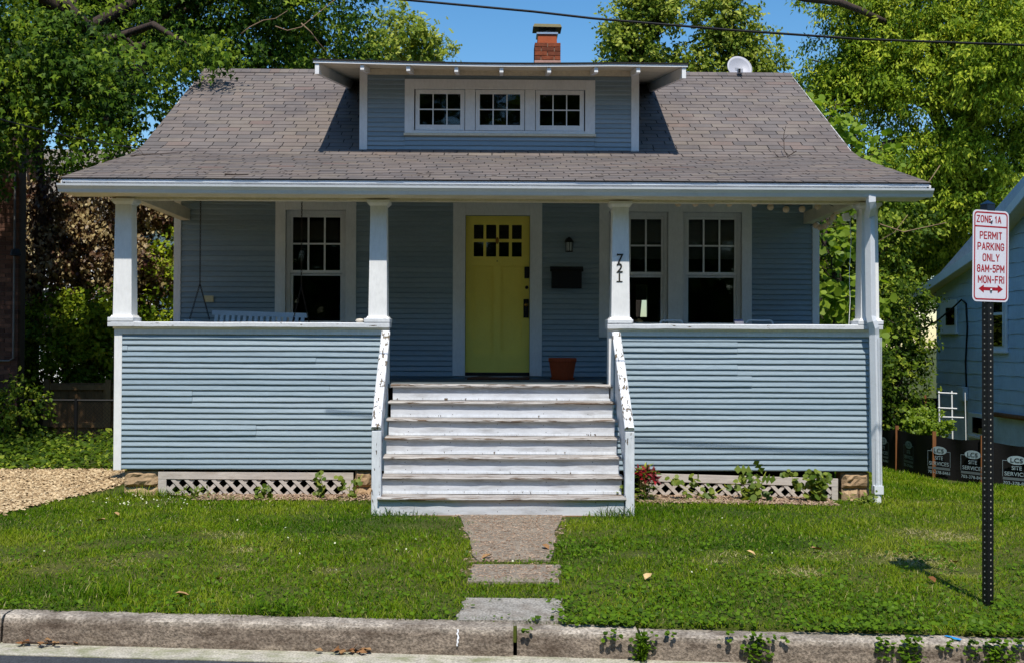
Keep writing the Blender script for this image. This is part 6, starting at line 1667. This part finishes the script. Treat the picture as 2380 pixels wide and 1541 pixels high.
# red lily
q = P(1497, 1176, 11.85); q.z = float(gz(q.x, q.y))
ll = thing('lily_plant', 'dark red lilies on leafy stems beside the right newel post', 'flower', q)
b = MB(); heads = []
for vx, vy, dy in ((1488, 1100, 0), (1503, 1098, -0.05), (1515, 1105, 0.03), (1497, 1112, -0.08), (1520, 1115, -0.04)):
    h = P(vx, vy, 11.85 + dy); heads.append(h); b.tube([(q.x + random.uniform(-.03, .03), q.y, q.z), ((q.x + h.x) / 2, h.y, (q.z + h.z) / 2), tuple(h)], 0.005, 6)
b.build('stem', m_bud, ll)
for h in heads:
    b = MB(); ax = Vector((random.uniform(-.5, .5), -0.7, 0.55)).normalized(); s1 = ax.cross(Vector((0, 0, 1))).normalized(); s2 = ax.cross(s1)
    for k in range(6):
        t = 2 * math.pi * k / 6 + random.random() * 0.3; b.c = random.random()
        rd = s1 * math.cos(t) + s2 * math.sin(t); tg = ax.cross(rd)
        p0 = h; p1 = h + ax * 0.03 + rd * 0.035; p2 = h + ax * 0.035 + rd * 0.095
        b.add([p0, p1 + tg * 0.019, p2, p1 - tg * 0.019, p1 + ax * -0.006], [(0, 1, 4), (1, 2, 4), (2, 3, 4), (3, 0, 4)])
    b.build('blossom', m_copper, ll)
for vx, vy, mt in ((1483, 1083, m_copper), (1499, 1080, m_bud), (1508, 1084, m_bud), (1521, 1088, m_copper), (1503, 1086, m_copper)):
    h = P(vx, vy, 11.85); b = MB(); b.tube([h + Vector((0, 0, -0.05)), h + Vector((0, 0, -0.01)), h + Vector((random.uniform(-.01, .01), 0, 0.03))], [0.005, 0.012, 0.002], 6); b.build('bud', mt, ll, smooth=True)
n = 150; g = np.random.default_rng(9); c = np.array(q) + np.stack([g.normal(0, 0.045, n), g.normal(-0.02, 0.03, n), g.random(n) ** 0.8 * 0.36], 1)
yd = unit(np.stack([g.normal(0, 1, n), g.normal(-0.3, 0.6, n), g.normal(0.15, 0.3, n)], 1)); xd = unit(np.cross(yd, np.array([0, -0.4, 1.0]) + g.normal(0, 0.2, (n, 3))))
cr = scatter('leaves', l_dark, c - np.array(q), xd, yd, np.stack([0.03 + 0 * c[:, 0], 0.09 + 0.04 * g.random(n), 0.05 + 0 * c[:, 0]], 1), g.random(n), *OVAL); cr.parent = ll; cr.location = (0, 0, 0)
# fallen leaves and kerb litter
m_dead = M('dead_leaf', [(0, S(120, 78, 44)), (1, S(200, 170, 120))], 0.9, 30, 0.2, 0.2, 60)
for vx, vy, tn, lab in ((1672, 1316, .4, 'tan dry leaf mid lawn below the red lilies'), (1745, 1298, .9, 'pale dry leaf mid lawn below the feathery seedling'), (2217, 1320, .5, 'dry leaf on the grass just left of the sign post'), (1898, 1289, .4, 'dry leaf on the grass below the dense vine clump'), (2166, 1361, 0, 'dark dry leaf on the grass nearest the sign post foot'),
                        (271, 1206, .5, 'dry leaf on the grass below the left stone pier'), (425, 1397, .4, 'dry leaf nearest the kerb on the left lawn'), (509, 1360, .2, 'dark dry leaf in the middle of the left lawn'), (234, 1221, .5, 'dry leaf nearest the gravel drive'), (1131, 1307, .3, 'dry leaf on the joint between the two upper path slabs'), (1268, 1284, .2, 'dark dry leaf at the right edge of the upper path slab'), (1506, 1354, 1.0, 'large pale leaf on the grass right of the path')):
    q = lawn_pt(vx, vy - 4); b = MB(); b.c = tn; t = random.uniform(0, 6); s_ = random.uniform(0.04, 0.055)
    b.add([(q.x + s_ * (x * math.cos(t) - y * math.sin(t)), q.y + s_ * (x * math.sin(t) + y * math.cos(t)), q.z + 0.035 + s_ * (z + 0.25 * y)) for x, y, z in [(0, -1, 0), (0.55, -0.3, 0.25), (0.4, 0.5, 0.3), (0, 1, 0), (-0.4, 0.5, 0.25), (-0.6, -0.3, 0.35), (0, 0.1, -0.02)]], [(0, 1, 6), (1, 2, 6), (2, 3, 6), (3, 4, 6), (4, 5, 6), (5, 0, 6)])
    tag(b.build('fallen_leaf', m_dead), lab, 'leaf', 'dry leaves on the lawn')
def kerbfoot(vx, dy=0.06):
    x = kx(vx, 1520); return Vector((x, float(kerbY(x)) - dy, float(kerbZ(x)) - 0.158))
for vx, lab, n in ((820, 'heap of dry leaves in the gutter left of the kerb joint', 26), (100, 'dry leaves and grass heaped in the gutter at the left edge', 16)):
    q = kerbfoot(vx); g = np.random.default_rng(vx)
    c = np.array(q) + np.stack([g.normal(0, 0.09, n), g.normal(0, 0.018, n), 0.006 + 0.015 * g.random(n)], 1)
    yd = unit(g.normal(0, 1, (n, 3)) * np.array([1, 0.7, 0.25])); xd = unit(np.cross(yd, np.array([0, 0, 1.0]) + g.normal(0, 0.3, (n, 3))))
    o = scatter('leaf_litter', m_dead, c, xd, yd, 0.03 + 0.03 * g.random(n), g.random(n) * 0.35, *OVAL); tag(stuff(o), lab, 'leaf litter')
q = kerbfoot(110, 0.07)
bough('stick', 'thin dry stick lying in the gutter at the left end of the kerb', [q + Vector((-0.12, 0.0, 0.02)), q + Vector((-0.03, 0.0, 0.012)), q + Vector((0.08, -0.01, 0.012)), q + Vector((0.2, 0.0, 0.014))], 0.007, 'stick')
q = kerbfoot(1560, 0.05)

# trees on the far side of the street, behind the viewpoint: they close the view in the window glass
g = np.random.default_rng(77)
lob = [((x_, -15 + g.normal(0, 1.2), 6.5 + g.random() * 2.5), (3.6, 2.2, 6.0 + g.random() * 2.5)) for x_ in np.arange(-33, 34, 5.2)]
lob += [((x_, -13.5, 2.0), (3.2, 1.5, 2.6)) for x_ in np.arange(-31, 32, 4.0)]
ctr, out = lobe_sprays(g, lob, 8500, 0.7)
c, xd, yd, sz, tn = leaves(g, ctr, out, 9, 0.9, 0.55, 0.5, 0.4, 0.2)
c[:, 2] = np.maximum(c[:, 2], -0.2)
o = scatter('treeline', l_dark, c, xd, yd, sz, tn, *OVAL)
tag(stuff(o), 'dense tree line on the opposite side of the street', 'trees')
